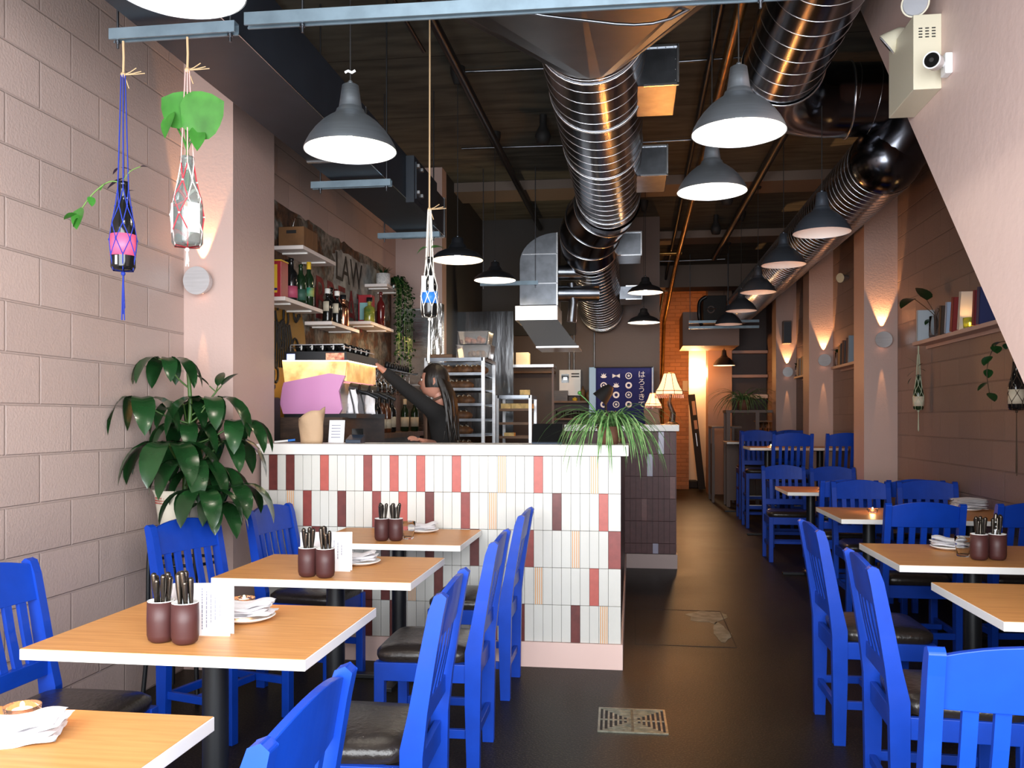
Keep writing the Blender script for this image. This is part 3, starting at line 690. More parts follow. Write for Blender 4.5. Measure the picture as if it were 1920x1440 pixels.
# ================================================================== ducts and ceiling services
def ring(b, c, ax, r, w, mi=1, tilt=.0, n=40, k=5):
    ax = Vector(ax).normalized(); u = ax.cross(Vector((0, 0, 1)))
    if u.length < .1: u = Vector((1, 0, 0))
    u.normalize(); v = u.cross(ax); pts = []
    for i in range(n+1): a = 2*pi*i/n; pts.append(Vector(c)+(u*cos(a)+v*sin(a))*r+ax*tilt*sin(a))
    b.tube(pts, w, k, mi, cap=False)
def spiral(b, pts, r, pitch, n=40, tilt=.05, joints=(), r1=None):
    P = [Vector(p) for p in pts]; rs = [r+( (r1 or r)-r)*i/(len(P)-1) for i in range(len(P))]
    b.tube(P, rs, n, 0, cap=False)
    d = 0; L = [(P[i+1]-P[i]).length for i in range(len(P)-1)]; tot = sum(L); s = pitch*.5; 
    while s < tot:
        a = 0; i = 0
        while i < len(L)-1 and a+L[i] < s: a += L[i]; i += 1
        f = (s-a)/L[i]; c = P[i].lerp(P[i+1], f); rr = rs[i]*(1-f)+rs[i+1]*f
        ring(b, c, P[i+1]-P[i], rr+.0005, .0022, 1, tilt, n); s += pitch
RD = .28; X1, Z1 = -.21, 3.36
t = thing('spiral_duct', 'large spiral steel duct running overhead down the middle, glowing orange underneath', 'duct', (X1, 6.2, Z1))
def loc(p, o=(X1, 6.2, Z1)): return (p[0]-o[0], p[1]-o[1], p[2]-o[2])
b = MB(); spiral(b, [loc((X1, 4.42, Z1)), loc((X1, 8.05, Z1))], RD, .165, tilt=.05)
for y in (4.50, 5.25, 6.3, 7.75): ring(b, loc((X1, y, Z1)), (0, 1, 0), RD+.003, .006)
b.build('straight_pipe', [M['spiral'], M['seam']], t)
b = MB(); E1 = [loc(p) for p in ((X1, 8.0, Z1), (X1-.04, 8.2, Z1-.02), (X1-.14, 8.42, Z1-.09), (X1-.20, 8.62, Z1-.17), (X1-.21, 8.85, Z1-.24))]
b.tube(smooth_pts(E1, 4), RD+.012, 40, 0, cap=False)
for i in (1, 2, 3): ring(b, E1[i], Vector(E1[i+1])-Vector(E1[i-1]), RD+.016, .007)
b.build('elbow', [M['spiral'], M['seam']], t)
b = MB(); spiral(b, [loc((X1-.205, 8.8, Z1-.24)), loc((X1-.17, 11.18, Z1-.64))], .27, .10, tilt=.03)
for k in (.02, .93): ring(b, Vector(loc((X1-.205, 8.8, Z1-.24))).lerp(Vector(loc((X1-.17, 11.18, Z1-.64))), k), (0.03, 2.38, -.40), .276, .009)
b.build('sloping_pipe', [M['spiral'], M['seam']], t)
# transition hopper in front of the duct
b = MB(); n = 32; A = []; B_ = []
for i in range(n):
    a = 2*pi*i/n; B_.append((X1+RD*cos(a), 4.43, Z1+RD*sin(a)))
    e = .25; cx = math.copysign(abs(cos(a))**e, cos(a)); cz = math.copysign(abs(sin(a))**e, sin(a)); A.append((-.19+.80*cx, 2.95, 3.36+.47*cz))
C0 = [(p[0], 1.2, p[2]+.0) for p in A]
vs = C0+A+B_; fs = [(i, (i+1) % n, (i+1) % n+n, i+n) for i in range(n)]+[(i+n, (i+1) % n+n, (i+1) % n+2*n, i+2*n) for i in range(n)]+[tuple(range(n))[::-1]]
b.add([loc(v) for v in vs], fs, 0); b.build('hopper', mat('brown_grey_sheet_metal', (.055, .047, .042), .35, .85, noise=.2, scale=6), t)
# take-off boxes on the side of the main duct
for i, (y, z, w_, h) in enumerate(((4.93, 3.22, .175, .215), (6.78, 3.23, .19, .225), (8.9, 3.02, .19, .23), (10.1, 2.74, .17, .15))):
    x0 = .075 if i < 2 else (-.10 if i == 2 else -.06)
    g = thing('air_outlet', ['square air outlet box nearest the camera on the duct flank', 'square air outlet box, second along the duct flank', 'square air outlet box beside the duct elbow', 'small square air outlet box at the far lower end of the duct'][i], 'air vent', (x0+w_/2, y, z), 0, 'outlet boxes on the spiral duct')
    b = MB(); b.box((-w_/2-.08, -.0, 0), (w_/2, .5, h), 0, .004); b.build('box', M['galv'], g)
    b = MB(); b.box((-w_/2-.01, -.012, -.006), (w_/2+.008, 0, .006)); b.box((w_/2-.004, -.012, 0), (w_/2+.008, 0, h+.006)); b.box((-w_/2-.01, -.012, h-.006), (w_/2, 0, h+.006))
    b.build('flange', M['seam'], g)
    b = MB()
    for q in range(4): b.ball((-w_/2+.02+q*(w_-.04)/3, -.012, h-.012), .003, 6)
    for q in range(4): b.ball((w_/2-.012, -.012, .02+q*(h-.04)/3), .003, 6)
    b.build('screws', M['seam'], g)
# right-hand duct: near leg, cross leg, long leg
t = thing('spiral_duct', 'spiral steel duct that crosses over by the stair and runs back along the right wall', 'duct', (1.5, 7, 3.3))
o_ = (1.5, 7, 3.3)
b = MB(); spiral(b, [loc((.946, .6, 3.6), o_), loc((.946, 5.75, 3.6), o_)], .25, .17, tilt=.05); b.build('near_pipe', [M['spiral'], M['seam']], t)
b = MB(); e = smooth_pts([loc(p, o_) for p in ((.946, 5.7, 3.6), (.96, 5.95, 3.6), (1.06, 6.2, 3.605), (1.28, 6.38, 3.61), (1.5, 6.42, 3.61))], 4); b.tube(e, .256, 36, 0, cap=False)
ring(b, e[0], (0, 1, 0), .26, .008); ring(b, e[-1], (1, 0, 0), .26, .008); b.build('elbow', [M['spiral'], M['seam']], t)
b = MB(); spiral(b, [loc((1.45, 6.42, 3.61), o_), loc((2.12, 6.46, 3.61), o_)], .25, .14, tilt=.03); b.ball(loc((2.12, 6.46, 3.61), o_), .25, 24, 0, sx=.3); b.build('cross_pipe', [M['spiral'], M['seam']], t)
b = MB(); spiral(b, [loc((1.787, 6.52, 3.21), o_), loc((1.787, 15.1, 3.21), o_)], .25, .10, tilt=.03); b.ball(loc((1.787, 6.53, 3.21), o_), .249, 28, 0); b.tube([loc((1.95, 6.45, 3.55), o_), loc((1.90, 6.45, 3.35), o_), loc((1.787, 6.55, 3.21), o_)], .235, 30, 0); b.build('long_pipe', [M['spiral'], M['seam']], t)
# flat dark duct on the left with its hangers
t = thing('flat_duct', 'dark grey rectangular duct running overhead along the left wall', 'duct', (-1.69, 3, 2.857))
b = MB(); b.box((-.176, -3.4, 0), (.176, 4.0, .30)); b.build('casing', M['darkduct'], t, bevel=.003)
b = MB(); b.box((-.178, 1.86, -.006), (.178, 1.885, .302)); b.box((-.182, 3.97, -.012), (.182, 4.01, .31)); b.bar((.177, -3.4, -.001), (.177, 4, -.001), .004, .004); b.build('seam', M['seam'], t)
b = MB(); b.box((.178, 2.75, -.03), (.235, 3.45, .285)); b.box((.235, 2.78, 0.0), (.245, 2.95, .25)); b.build('access_box', M['darkduct'], t)
b = MB()
for z in (.04, .22): b.box((.245, 2.80, z), (.26, 2.83, z+.02)); b.box((.245, 2.9, z), (.26, 2.93, z+.02))
b.build('latches', M['steel'], t)
def strut(name, label, x0, x1, y, z, skew=0, rods=(), h=.041, top=ZC, grp='steel channel hangers'):
    t = thing(name, label, 'hanger', ((x0+x1)/2, y, z), skew, grp); a = (x1-x0)/2
    b = MB(); b.prism([(-.02, 0), (-.02, h), (.02, h), (.02, 0), (.012, 0), (.012, .006), (.017, .006), (.017, h-.004), (-.017, h-.004), (-.017, .006), (-.012, .006), (-.012, 0)], 0, -a, a); b.build('channel', mat('blue_grey_channel', (.22, .30, .36), .4, .6) if 'chan' not in M else M['chan'], t)
    for x in rods:
        b = MB(); b.cyl((x, 0, -.03), (x, 0, top-z), .005, 8); b.cyl((x, 0, -.010), (x, 0, 0), .010, 6); b.build('threaded_rod', M['galv'], t)
M['chan'] = mat('blue_grey_channel', (.22, .30, .36), .4, .6, noise=.1, scale=14)
strut('steel_hanger', 'steel channel hanger with two hanging bottles, under the flat duct', -1.955, -1.455, 3.08, 2.795, 0, (-.225, .225))
strut('steel_hanger', 'steel channel hanger under the flat duct behind the big left lamp', -1.98, -1.47, 5.24, 2.80, 0, (-.2, .225))
strut('steel_hanger', 'short steel channel hanger at the end of the flat duct', -2.0, -1.5, 6.75, 2.80, 0, (-.2, .2))
strut('steel_hanger', 'long steel channel spanning the top of the view under the metal hopper', (-1.411, 3.036, 2.831)[0]+.03, .60, 3.02, 2.778, .02, (-.78, .82), .045)
strut('steel_hanger', 'steel channel hanging low above the kitchen hood', -1.55, -.95, 8.9, 2.74, 0, (-.27, .27))
# pipes and cables along the ceiling
def pipe(name, pts, r, m, label, cat='pipe', grp=None):
    c = Vector(pts[0]); b = MB(); b.tube([Vector(p)-c for p in pts], r, 10); o = b.build(name, m, loc=c); return tag(o, label, cat, grp)
M['brass'] = mat('old_brass_pipe', (.30, .17, .05), .35, .9, noise=.3, scale=12)
pipe('black_pipe', [(-1.22, 2.2, 3.78), (-1.15, 11, 3.78)], .032, M['black'], 'black iron pipe running lengthwise under the ceiling above the bar')
pipe('black_pipe', [(-1.42, 2.6, 3.86), (-1.40, 5.8, 3.86)], .014, M['black'], 'thin black conduit ending at the first bar lamp canopy')
pipe('brass_pipe', [(.60, 2, 3.72), (.66, 13.5, 3.72), (.60, 16.8, 3.2), (.58, 17.2, 2.2), (.58, 17.2, .5)], .034, M['brass'], 'long brass-brown pipe running the length of the ceiling and down the brick wall')
pipe('brass_pipe', [(.52, 3, 3.85), (.58, 14.5, 3.85), (.46, 17.2, 3.0), (.46, 17.2, .5)], .022, M['black'], 'dark thin pipe beside the long brass pipe')
pipe('brass_pipe', [(-.0, 12.6, 3.72), (.70, 12.6, 3.72)], .025, M['brass'], 'short brass pipe branching toward the spiral duct')
pipe('black_pipe', [(1.28, 6.95, 3.78), (1.22, 13.4, 3.78)], .040, M['black'], 'thick black pipe under the ceiling above the aisle side of the high tables')
for i, (y, x0, x1, z) in enumerate(((4.45, -1.8, 1.2, 3.93), (6.35, -1.3, 1.2, 3.93), (8.15, -1.6, 1.3, 3.93), (13.6, -.1, 1.4, 3.80))):
    pipe('conduit', [(x0, y, z), ((x0+x1)/2, y+.03, z-.008), (x1, y, z)], .010, M['galv'], ['thin white conduit crossing the ceiling nearest the camera', 'thin white conduit crossing at the first bar lamp', 'thin white conduit crossing just before the pale beam', 'thin conduit crossing near the far end of the ceiling'][i], 'conduit', 'ceiling conduits')
pipe('cable', smooth_pts([(-.95, 2.9, 3.1), (-.8, 3.1, 3.15), (-.55, 3.35, 2.99), (-.2, 3.45, 2.935), (.15, 3.5, 2.94), (.5, 3.55, 3.2), (.75, 3.6, 3.3)], 5), .006, M['galv'], 'grey cable draped under the metal hopper', 'cable')
pipe('cable', smooth_pts([(-1.45, 3.5, 3.35), (-1.2, 3.45, 3.55), (-.95, 3.3, 3.3), (-.6, 3.4, 3.05)], 5), .005, M['galv'], 'thin cable sagging beside the big left lamp', 'cable')
for i, p in enumerate(((-.75, 7.4, 3.80), (1.03, 9.8, 3.8), (1.05, 11.3, 3.8), (1.6, 7.0, 3.8))):
    b = MB(); b.lathe([(.001, -.10), (.05, -.095), (.07, -.03), (.06, .0), (.03, .06), (.03, .15)], n=16); o = b.build('ceiling_sensor', M['blackm'], loc=p)
    tag(o, ['black ceiling speaker pod left of the spiral duct', 'small dark junction box over the aisle', 'small dark junction box farther over the aisle', 'small dark junction box by the thick black pipe'][i], 'ceiling fitting')
# ------------------------------------------------------------------ pendant lamps
def pendant(kind, metal, label):
    t = thing('pendant_lamp', label, 'pendant lamp')
    if kind == 'bell':
        prof = [(.190, 0), (.1885, .006), (.181, .024), (.167, .050), (.145, .081), (.115, .113), (.088, .134), (.066, .148), (.059, .158), (.056, .168), (.049, .174), (.047, .180), (.043, .205), (.034, .268), (.028, .272), (.001, .273)]
        ins = [(.187, .001), (.178, .024), (.164, .050), (.142, .080), (.112, .110), (.08, .132), (.05, .145), (.001, .147)]
    else:
        prof = [(.190, 0), (.190, .008), (.180, .024), (.150, .052), (.112, .070), (.082, .080), (.068, .092), (.063, .108), (.052, .118), (.046, .128), (.042, .160), (.030, .168), (.001, .170)]
        ins = [(.187, .001), (.176, .024), (.146, .050), (.108, .067), (.07, .078), (.001, .08)]
    b = MB(); b.lathe(prof, n=56, cap=False); b.ball((0, 0, prof[-1][1]+.006), .012, 10); b.build('shade', metal, t)
    b = MB(); b.lathe(ins, n=48, cap=False); b.build('inner_reflector', M['lampin'], t)
    return t, prof[-1][1]
M['bulb'] = mat('lit_bulb', (1, .95, .85), .5, emit=14, ecol=(1, .93, .82))
M['bulbw'] = mat('dim_warm_bulb', (1, .75, .55), .5, emit=1.5, ecol=(1, .45, .28))
protos = {}
def lamp(kind, metal, x, y, z, label, power, col, dim=False, grp='pendant lamps', s=1.0, canopy=True):
    key = (kind, metal.name)
    t, h = pendant(kind, metal, label) if key not in protos else (dup(protos[key][0]), protos[key][1])
    protos.setdefault(key, (t, h))
    if key in protos and protos[key][0] is not t:
        for c in list(kids(t)):
            if c.name.split('.')[0] in ('cord', 'canopy', 'bulb', 'cable_clip'): bpy.data.objects.remove(c)
    t.location = (x, y, z); t['label'] = label; t['group'] = grp; t['category'] = 'pendant lamp'
    b = MB(); b.tube([(0, 0, h), (0, 0, ZC-z-.02)], .0032, 6); b.build('cord', M['blackm'], t)
    b = MB(); b.lathe([(.001, ZC-z-.13), (.028, ZC-z-.125), (.052, ZC-z-.05), (.055, ZC-z-.001)], n=20); b.build('canopy', M['blackm'], t)
    zb = .085 if kind == 'bell' else .045
    b = MB(); b.ball((0, 0, zb), .026, 14); b.build('bulb', M['bulbw' if dim else 'bulb'], t)
    l = light('pendant_light', 'POINT', (x, y, z+zb-.032), power, col, shadow_soft_size=.02)
WH = (1.0, .90, .78)
lamp('bell', M['lampmetal'], -1.292, 2.36, 2.598, 'brushed metal bell lamp cut off by the top edge above the front table', 2.4, WH)
lamp('bell', M['lampmetal'], -1.149, 3.478, 2.467, 'brushed metal bell lamp with glaring white inside, over the wall tables', 2.4, WH)
lamp('bell', M['lampmetal'], .430, 3.654, 2.526, 'large brushed bell lamp right of the spiral duct, nearer of the overlapping two', 2.4, WH)
lamp('bell', M['lampmetal'], .434, 4.898, 2.608, 'brushed bell lamp just below and behind the nearer one right of the spiral duct', 2.2, WH)
PK = (1.0, .52, .38)
for x, y, z, l in ((1.264, 6.108, 2.615, 'dark bell lamp with salmon inside, first of the row over the candle table'),
                   (1.305, 7.853, 2.704, 'dark bell lamp with salmon inside, second of the row'),
                   (1.335, 9.62, 2.72, 'dark bell lamp with salmon inside, third of the row'),
                   (1.345, 11.15, 2.71, 'dark bell lamp with salmon inside, fourth of the row near the bulkhead'),
                   (1.345, 12.6, 2.70, 'dark bell lamp with salmon inside, fifth of the row before the fan unit')):
    lamp('bell', M['lampmetal2'] if 'lampmetal2' in M else M.setdefault('lampmetal2', mat('dark_brushed_lamp_metal', (.17, .20, .25), .38, .8, noise=.06, scale=5, stretch=(1, 1, 20))), x, y, z, l, .10, PK, True)
lamp('bell', M['lampdark'], 1.60, 15.7, 2.31, 'small dark bell lamp hanging low before the column at the back', 1.5, WARM, False)
lamp('dome', M['lampdark'], -1.269, 6.311, 2.53, 'dark stepped dome lamp over the bar, nearer of the pair, golden inside', 1.5, (1, .72, .42))
lamp('dome', M['lampdark'], -1.225, 7.794, 2.615, 'dark stepped dome lamp over the bar, farther of the pair, white inside', 2, (1, .85, .65))
lamp('dome', M['lampdark'], .143, 9.55, 2.73, 'dark dome lamp over the plum counter, upper of the two seen there', 1.4, (1, .85, .65))
lamp('dome', M['lampdark'], .138, 10.45, 2.505, 'dark dome lamp over the plum counter, lower of the two seen there', 1.4, (1, .85, .65))
# clip on the cord of the big left lamp
b = MB(); b.tube([(-.022, 0, 0), (-.008, 0, .006), (.008, 0, -.002), (.022, 0, .006)], .006, 6); o = b.build('cable_clip', M['whiteplastic'], loc=(-1.149, 3.475, 2.79)); tag(o, 'white cable clip on the cord of the big left lamp', 'clip')
# ------------------------------------------------------------------ wall sconces
def sconce(x, y, z, label, up=1.0, s=1.0):
    t = thing('wall_sconce', label, 'wall lamp', (x, y, z), 0, 'round steel up-and-down wall lamps')
    b = MB(); b.cyl((0, 0, 0), (0, -.012, 0), .045, 24); b.cyl((0, -.012, 0), (0, -.062, 0), .060, 40); b.build('body', M['steel'], t)
    b = MB(); b.cyl((0, -.062, 0), (0, -.078, 0), .075, 48); b.build('front_disc', M['steel'], t, bevel=.002)
    b = MB(); b.cyl((0, -.035, .055), (0, -.035, .064), .018, 14); b.cyl((0, -.035, -.064), (0, -.035, -.055), .018, 14); b.build('lens', M['bulbw'], t)
    light('sconce_light', 'SPOT', (x, y-.034, z+.068), 20*up, WARM, (R(180-4), 0, 0), spot_size=R(44), spot_blend=.35, shadow_soft_size=.006)
    light('sconce_light', 'SPOT', (x, y-.034, z-.068), 7*up, WARM, (R(2.5), 0, 0), spot_size=R(14), spot_blend=.5, shadow_soft_size=.004)
sconce(-2.308, 4.48, 2.105, 'round steel wall lamp on the pilaster above the big potted plant', .8)
sconce(2.308, 8.556, 2.102, 'round steel wall lamp on the nearest pilaster across the aisle')
sconce(2.335, 11.195, 2.089, 'round steel wall lamp on the middle pilaster across the aisle')
sconce(2.315, 13.627, 2.076, 'round steel wall lamp on the farthest pilaster, below the grey speaker')
# ------------------------------------------------------------------ emergency light and camera on the stair wall
t = thing('emergency_light', 'cream metal emergency light box with two lamp heads on the stair wall', 'emergency light', (1.31, 4.32, 2.84))
b = MB(); b.box((-.06, -.19, 0), (.06, .19, .335)); b.build('battery_box', M['ivory'], t, bevel=.003)
b = MB()
for i in range(3):
    for j in range(4): b.box((-.038+i*.028, -.1915, .27-j*.013), (-.022+i*.028, -.1895, .275-j*.013))
b.build('vent_slots', M['blackm'], t)
for y, z, d, m_ in ((-.13, .40, (-.35, -.9, -.15), 0), (.10, .36, (-.7, .35, -.55), 1)):
    h = MB(); d = Vector(d).normalized(); c = Vector((-.03 if not m_ else -.05, y, z)); q = h
    q.tube([c-d*.05, c-d*.035, c, c+d*.045, c+d*.05], [.012, .028, .042, .058, .060], 24); o = q.build('lamp_head', M['ivory'], t)
    g = MB(); g.tube([c+d*.0505, c+d*.056], [.054, .05], 24); g.build('lens', M['glass'] if 0 else mat('lamp_lens', (.75, .78, .85), .08, .6), o)
    g = MB(); g.tube([c-d*.04, (0, y, .335)], .012, 8); g.build('bracket', M['ivory'], t)
t = thing('security_camera', 'white security camera with black square face on a small wall bracket', 'camera', (1.36, 4.02, 2.90))
b = MB(); b.box((-.022, -.032, -.045), (.01, .032, .045)); b.build('bracket', M['whiteplastic'], t, bevel=.006)
b = MB(); b.tube([(-.01, 0, 0), (-.05, -.03, 0)], .012, 10); b.build('arm', M['whiteplastic'], t)
d = Vector((-.55, -.80, -.10)).normalized(); c = Vector((-.075, -.05, 0)); b = MB(); b.tube([c-d*.035, c-d*.03, c+d*.03], [.02, .034, .036], 28); b.build('housing', M['whiteplastic'], t)
b = MB(); b.tube([c+d*.0305, c+d*.034], [.031, .029], 28); f = b.build('face', M['bglass'], t); b = MB(); b.tube([c+d*.034, c+d*.036], [.010, .008], 16); b.build('lens', M['blackm'], f)
# far emergency head and grey speaker on the wall
t = thing('emergency_light', 'small silvery emergency lamp head high in the recess past the nearest pilaster', 'emergency light', (2.42, 10.4, 2.98))
b = MB(); b.tube([(.02, 0, 0), (-.03, -.02, 0), (-.08, -.06, -.01)], [.02, .035, .055], 18); b.build('lamp_head', M['steel'], t); b = MB(); b.tube([(.03, .05, 0), (-.03, .08, 0)], [.02, .045], 16); b.build('second_head', M['steel'], t)
t = thing('wall_speaker', 'grey rectangular speaker above the farthest wall lamp', 'speaker', (2.30, 13.627, 2.50))
b = MB(); b.box((-.06, -.13, 0), (.06, 0, .34)); b.build('cabinet', M['greybrown'], t, bevel=.006); b = MB(); b.box((-.05, -.134, .02), (.05, -.13, .32)); b.build('grille', mat('speaker_grille', (.06, .07, .09), .7), t)
# fan coil unit on channels at the back
t = thing('fan_unit', 'dark fan unit slung on blue-grey channels at the back', 'air handler', (1.20, 14.2, 2.78))
b = MB(); b.box((-.10, -.25, .12), (.26, .25, .52)); b.build('casing', M['blackm'], t, bevel=.01)
b = MB(); b.tube(smooth_pts([(-.12, -.2, .06), (-.16, -.25, .2), (-.15, -.25, .42), (-.05, -.26, .5)], 5), .03, 10); b.build('hose', M['black'], t)
b = MB(); b.lathe([(.05, 0), (.09, .01)], (.02, -.27, .3), 16); ring(b, (.02, -.26, .3), (0, 1, 0), .05, .01, 0, 0, 20); b.build('fan_ring', M['greybrown'], t)
for z in (0, .09):
    b = MB(); b.box((-.32, -.27, z), (.75, -.23, z+.04)); b.build('channel', M['chan'], t)
b = MB()
for x in (-.3, .28): b.cyl((x, -.25, -.03), (x, -.25, ZC-2.78), .006, 6)
b.build('threaded_rods', M['galv'], t)
# warm lamp hidden in the passage and warm glow over the service end
light('passage_lamp', 'POINT', (1.25, 17.75, 2.3), 22, (1, .66, .36), shadow_soft_size=.08)
light('rear_lamp', 'POINT', (.95, 16.1, 2.3), 17, (1, .42, .12), shadow_soft_size=.06)
# ================================================================== bottles and bar shelves
def bottle(name, label, cat, h, r, glass, lab=None, cap=None, kind='wine', laby=(.25, .5), grp=None, labw=1.0):
    t = thing(name, label, cat, group=grp); b = MB()
    if kind == 'wine': prof = [(.001, .012), (r*.8, 0), (r, .01), (r, h*.60), (r*.85, h*.68), (r*.42, h*.76), (r*.36, h*.93), (r*.42, h*.94), (r*.42, h), (.001, h)]
    elif kind == 'slope': prof = [(.001, .01), (r*.85, 0), (r, .01), (r, h*.46), (r*.93, h*.54), (r*.62, h*.70), (r*.42, h*.84), (r*.38, h*.95), (r*.46, h*.96), (r*.46, h), (.001, h)]
    else: prof = [(.001, .006), (r*.9, 0), (r, .01), (r, h*.66), (r*.8, h*.73), (r*.34, h*.79), (r*.30, h*.92), (r*.4, h*.93), (r*.4, h), (.001, h)]
    b.lathe(prof, n=20, cap=False); b.build('glass', glass, t)
    if lab:
        b = MB(); z0, z1 = h*laby[0], h*laby[1]
        b.lathe([(r+.0008, z0), (r+.0014, z0), (r+.0014, z1), (r+.0008, z1)], n=24, cap=False, a0=-pi/2-pi*.55*labw, a1=-pi/2+pi*.55*labw); b.build('label_paper', lab, t)
    if cap:
        b = MB(); rr = (.44 if kind != 'gin' else .55)*r; b.lathe([(rr, h*.84 if kind != 'gin' else h*.97), (rr, h+.002 if kind != 'gin' else h+.03), (.001, h+.004 if kind != 'gin' else h+.032)], n=16); b.build('cap', cap, t)
    return t
def shelf(x0, x1, y0, y1, z, label):
    t = thing('wall_shelf', label, 'shelf', (x1, (y0+y1)/2, z), 0, 'pale floating shelves over the bar'); a = (y1-y0)/2
    b = MB(); b.box((x0-x1, -a, -.026), (0, a, 0)); b.build('board', M['offwhite'], t, bevel=.0015)
    for q in (-.6, .5):
        b = MB(); b.box((.01, a*q-.008, -.036), (.19, a*q+.008, -.0255))
        o = b.build('bracket', M['white'], t); o.location = (x0-x1, 0, 0)
    return t
XW = XL+.010
shelf(XW, -2.2, 5.66, 6.32, 2.54, 'topmost pale shelf over the bar holding a wooden crate')
shelf(XW, -2.2, 5.35, 6.04, 2.15, 'pale shelf over the yellow mural holding the tin and wine bottles')
shelf(XW, -2.2, 6.23, 6.89, 2.09, 'pale shelf holding dark spirit bottles and a copper flask')
shelf(XW, -2.2, 7.20, 7.92, 2.20, 'pale shelf holding bottles under the trailing plant')
shelf(XW, -2.2, 7.70, 8.20, 2.595, 'high pale shelf holding a white plant pot')
# crate
t = thing('wooden_crate', 'brown wooden crate with hand slot on the topmost bar shelf', 'crate', (-2.30, 5.83, 2.54))
for i, (a, b_) in enumerate((((-.09, -.13, 0), (.09, -.118, .135)), ((-.09, .118, 0), (.09, .13, .135)), ((-.09, -.118, 0), (-.078, .118, .135)), ((.078, -.118, 0), (.09, .118, .135)))):
    b = MB(); b.box(a, b_); b.build('side_board', M['wood'], t)
b = MB(); b.box((-.078, -.118, 0), (.078, .118, .012)); b.build('base_board', M['wood'], t)
b = MB(); b.box((-.035, -.1315, .09), (.035, -.1300, .112)); b.build('hand_slot', M['blackm'], t)
b = MB(); b.lathe([(.001, 0), (.035, 0), (.045, .09), (.04, .12), (.025, .2), (.001, .2)], n=16); o = b.build('glass_jar', M['glass'], loc=(-2.3, 5.82, 2.556)); tag(o, 'cloudy glass jar standing inside the wooden crate', 'jar')
# olive-oil style tin
t = thing('yellow_tin', 'tall red and yellow tin beside the wall at the start of the bar shelf', 'tin', (-2.315, 5.44, 2.15))
b = MB(); b.box((-.075, -.06, 0), (.075, .06, .235)); b.build('body', M['red'], t, bevel=.004)
b = MB(); b.box((-.066, -.0625, .03), (.050, -.0605, .212)); b.box((-.077, -.062, .235), (.077, .062, .243)); f = b.build('yellow_panel', M['yellow'], t)
b = MB(); b.box((-.066, -.0635, .045), (.050, -.0625, .060)); b.build('blue_band', M['navy'], f)
b = MB(); b.ball((-.005, -.0635, .145), .017, 12, sy=.1); b.box((-.03, -.064, .085), (.02, -.0625, .128)); b.build('picture', mat('blue_grey_print', (.2, .35, .42), .6), f)
K = []
def put(tp, x, y, z, label=None, rz=0, grp=None):
    k = id(tp)
    o = dup(tp) if k in K else tp; K.append(k)
    o.location = (x, y, z); o.rotation_euler = (0, 0, R(rz))
    if label: o['label'] = label
    if grp: o['group'] = grp
    return o
wn = bottle('wine_bottle', 'x', 'bottle', .30, .038, M['bglass'])
wpink = bottle('wine_bottle', 'x', 'bottle', .29, .042, M['bglass'], mat('rose_label', (.42, .07, .13), .6), None, 'wine', (.08, .35))
wgreen = bottle('wine_bottle', 'x', 'bottle', .27, .038, M['dglass'], mat('dark_green_label', (.03, .09, .06), .6), None, 'wine', (.08, .36))
wy = bottle('wine_bottle', 'x', 'bottle', .31, .036, M['dglass'], mat('teal_yellow_label', (.04, .30, .20), .6, col2=(.5, .4, .05), scale=10), M['yellow'], 'wine', (.22, .42))
put(wpink, -2.26, 5.60, 2.15, 'dark wine bottle with pink label beside the yellow tin'); put(wgreen, -2.24, 5.72, 2.15, 'dark green wine bottle behind the pink-labelled one')
put(wn, -2.33, 5.70, 2.15, 'tall black wine bottle at the back of the tin shelf'); put(wy, -2.24, 5.87, 2.15, 'wine bottle with a yellow capsule on the tin shelf')
sp = bottle('spirit_bottle', 'x', 'bottle', .23, .038, M['bglass'], M['lab_cream'], M['lampin'], 'gin', (.38, .70), labw=.35)
put(sp, -2.28, 6.36, 2.09, 'square dark spirit bottle with white stopper, nearer of two'); put(sp, -2.25, 6.49, 2.09, 'square dark spirit bottle with white stopper, farther of two')
cf = bottle('copper_flask', 'shiny copper flask on the shelf beside the dark spirit bottles', 'flask', .22, .045, M['copper'], None, M['black'], 'gin'); put(cf, -2.25, 6.63, 2.09)
rb = bottle('spirit_bottle', 'x', 'bottle', .31, .036, mat('dark_red_glass', (.10, .01, .01), .1), None, None, 'wine'); put(rb, -2.34, 6.72, 2.09, 'tall dark red bottle behind the copper flask')
put(wn, -2.33, 6.58, 2.09, 'tall black bottle against the wall behind the copper flask')
rt = thing('red_tin', 'red tin with a pale blue picture on the shelf under the trailing plant', 'tin', (-2.33, 7.50, 2.20)); b = MB(); b.box((-.06, -.05, 0), (.06, .05, .26)); b.build('body', M['red'], rt, bevel=.004); b = MB(); b.box((-.045, -.0525, .04), (.045, -.0505, .19)); b.build('picture', mat('sky_print', (.25, .5, .5), .6), rt)
ob = bottle('squat_bottle', 'x', 'bottle', .19, .048, mat('olive_glass', (.10, .16, .03), .1, col2=(.4, .35, .05), scale=12), None, M['black'], 'gin'); put(ob, -2.26, 7.36, 2.20, 'squat olive-green bottle in front of the red tin')
put(rb, -2.24, 7.64, 2.20, 'tall dark red bottle right of the red tin')
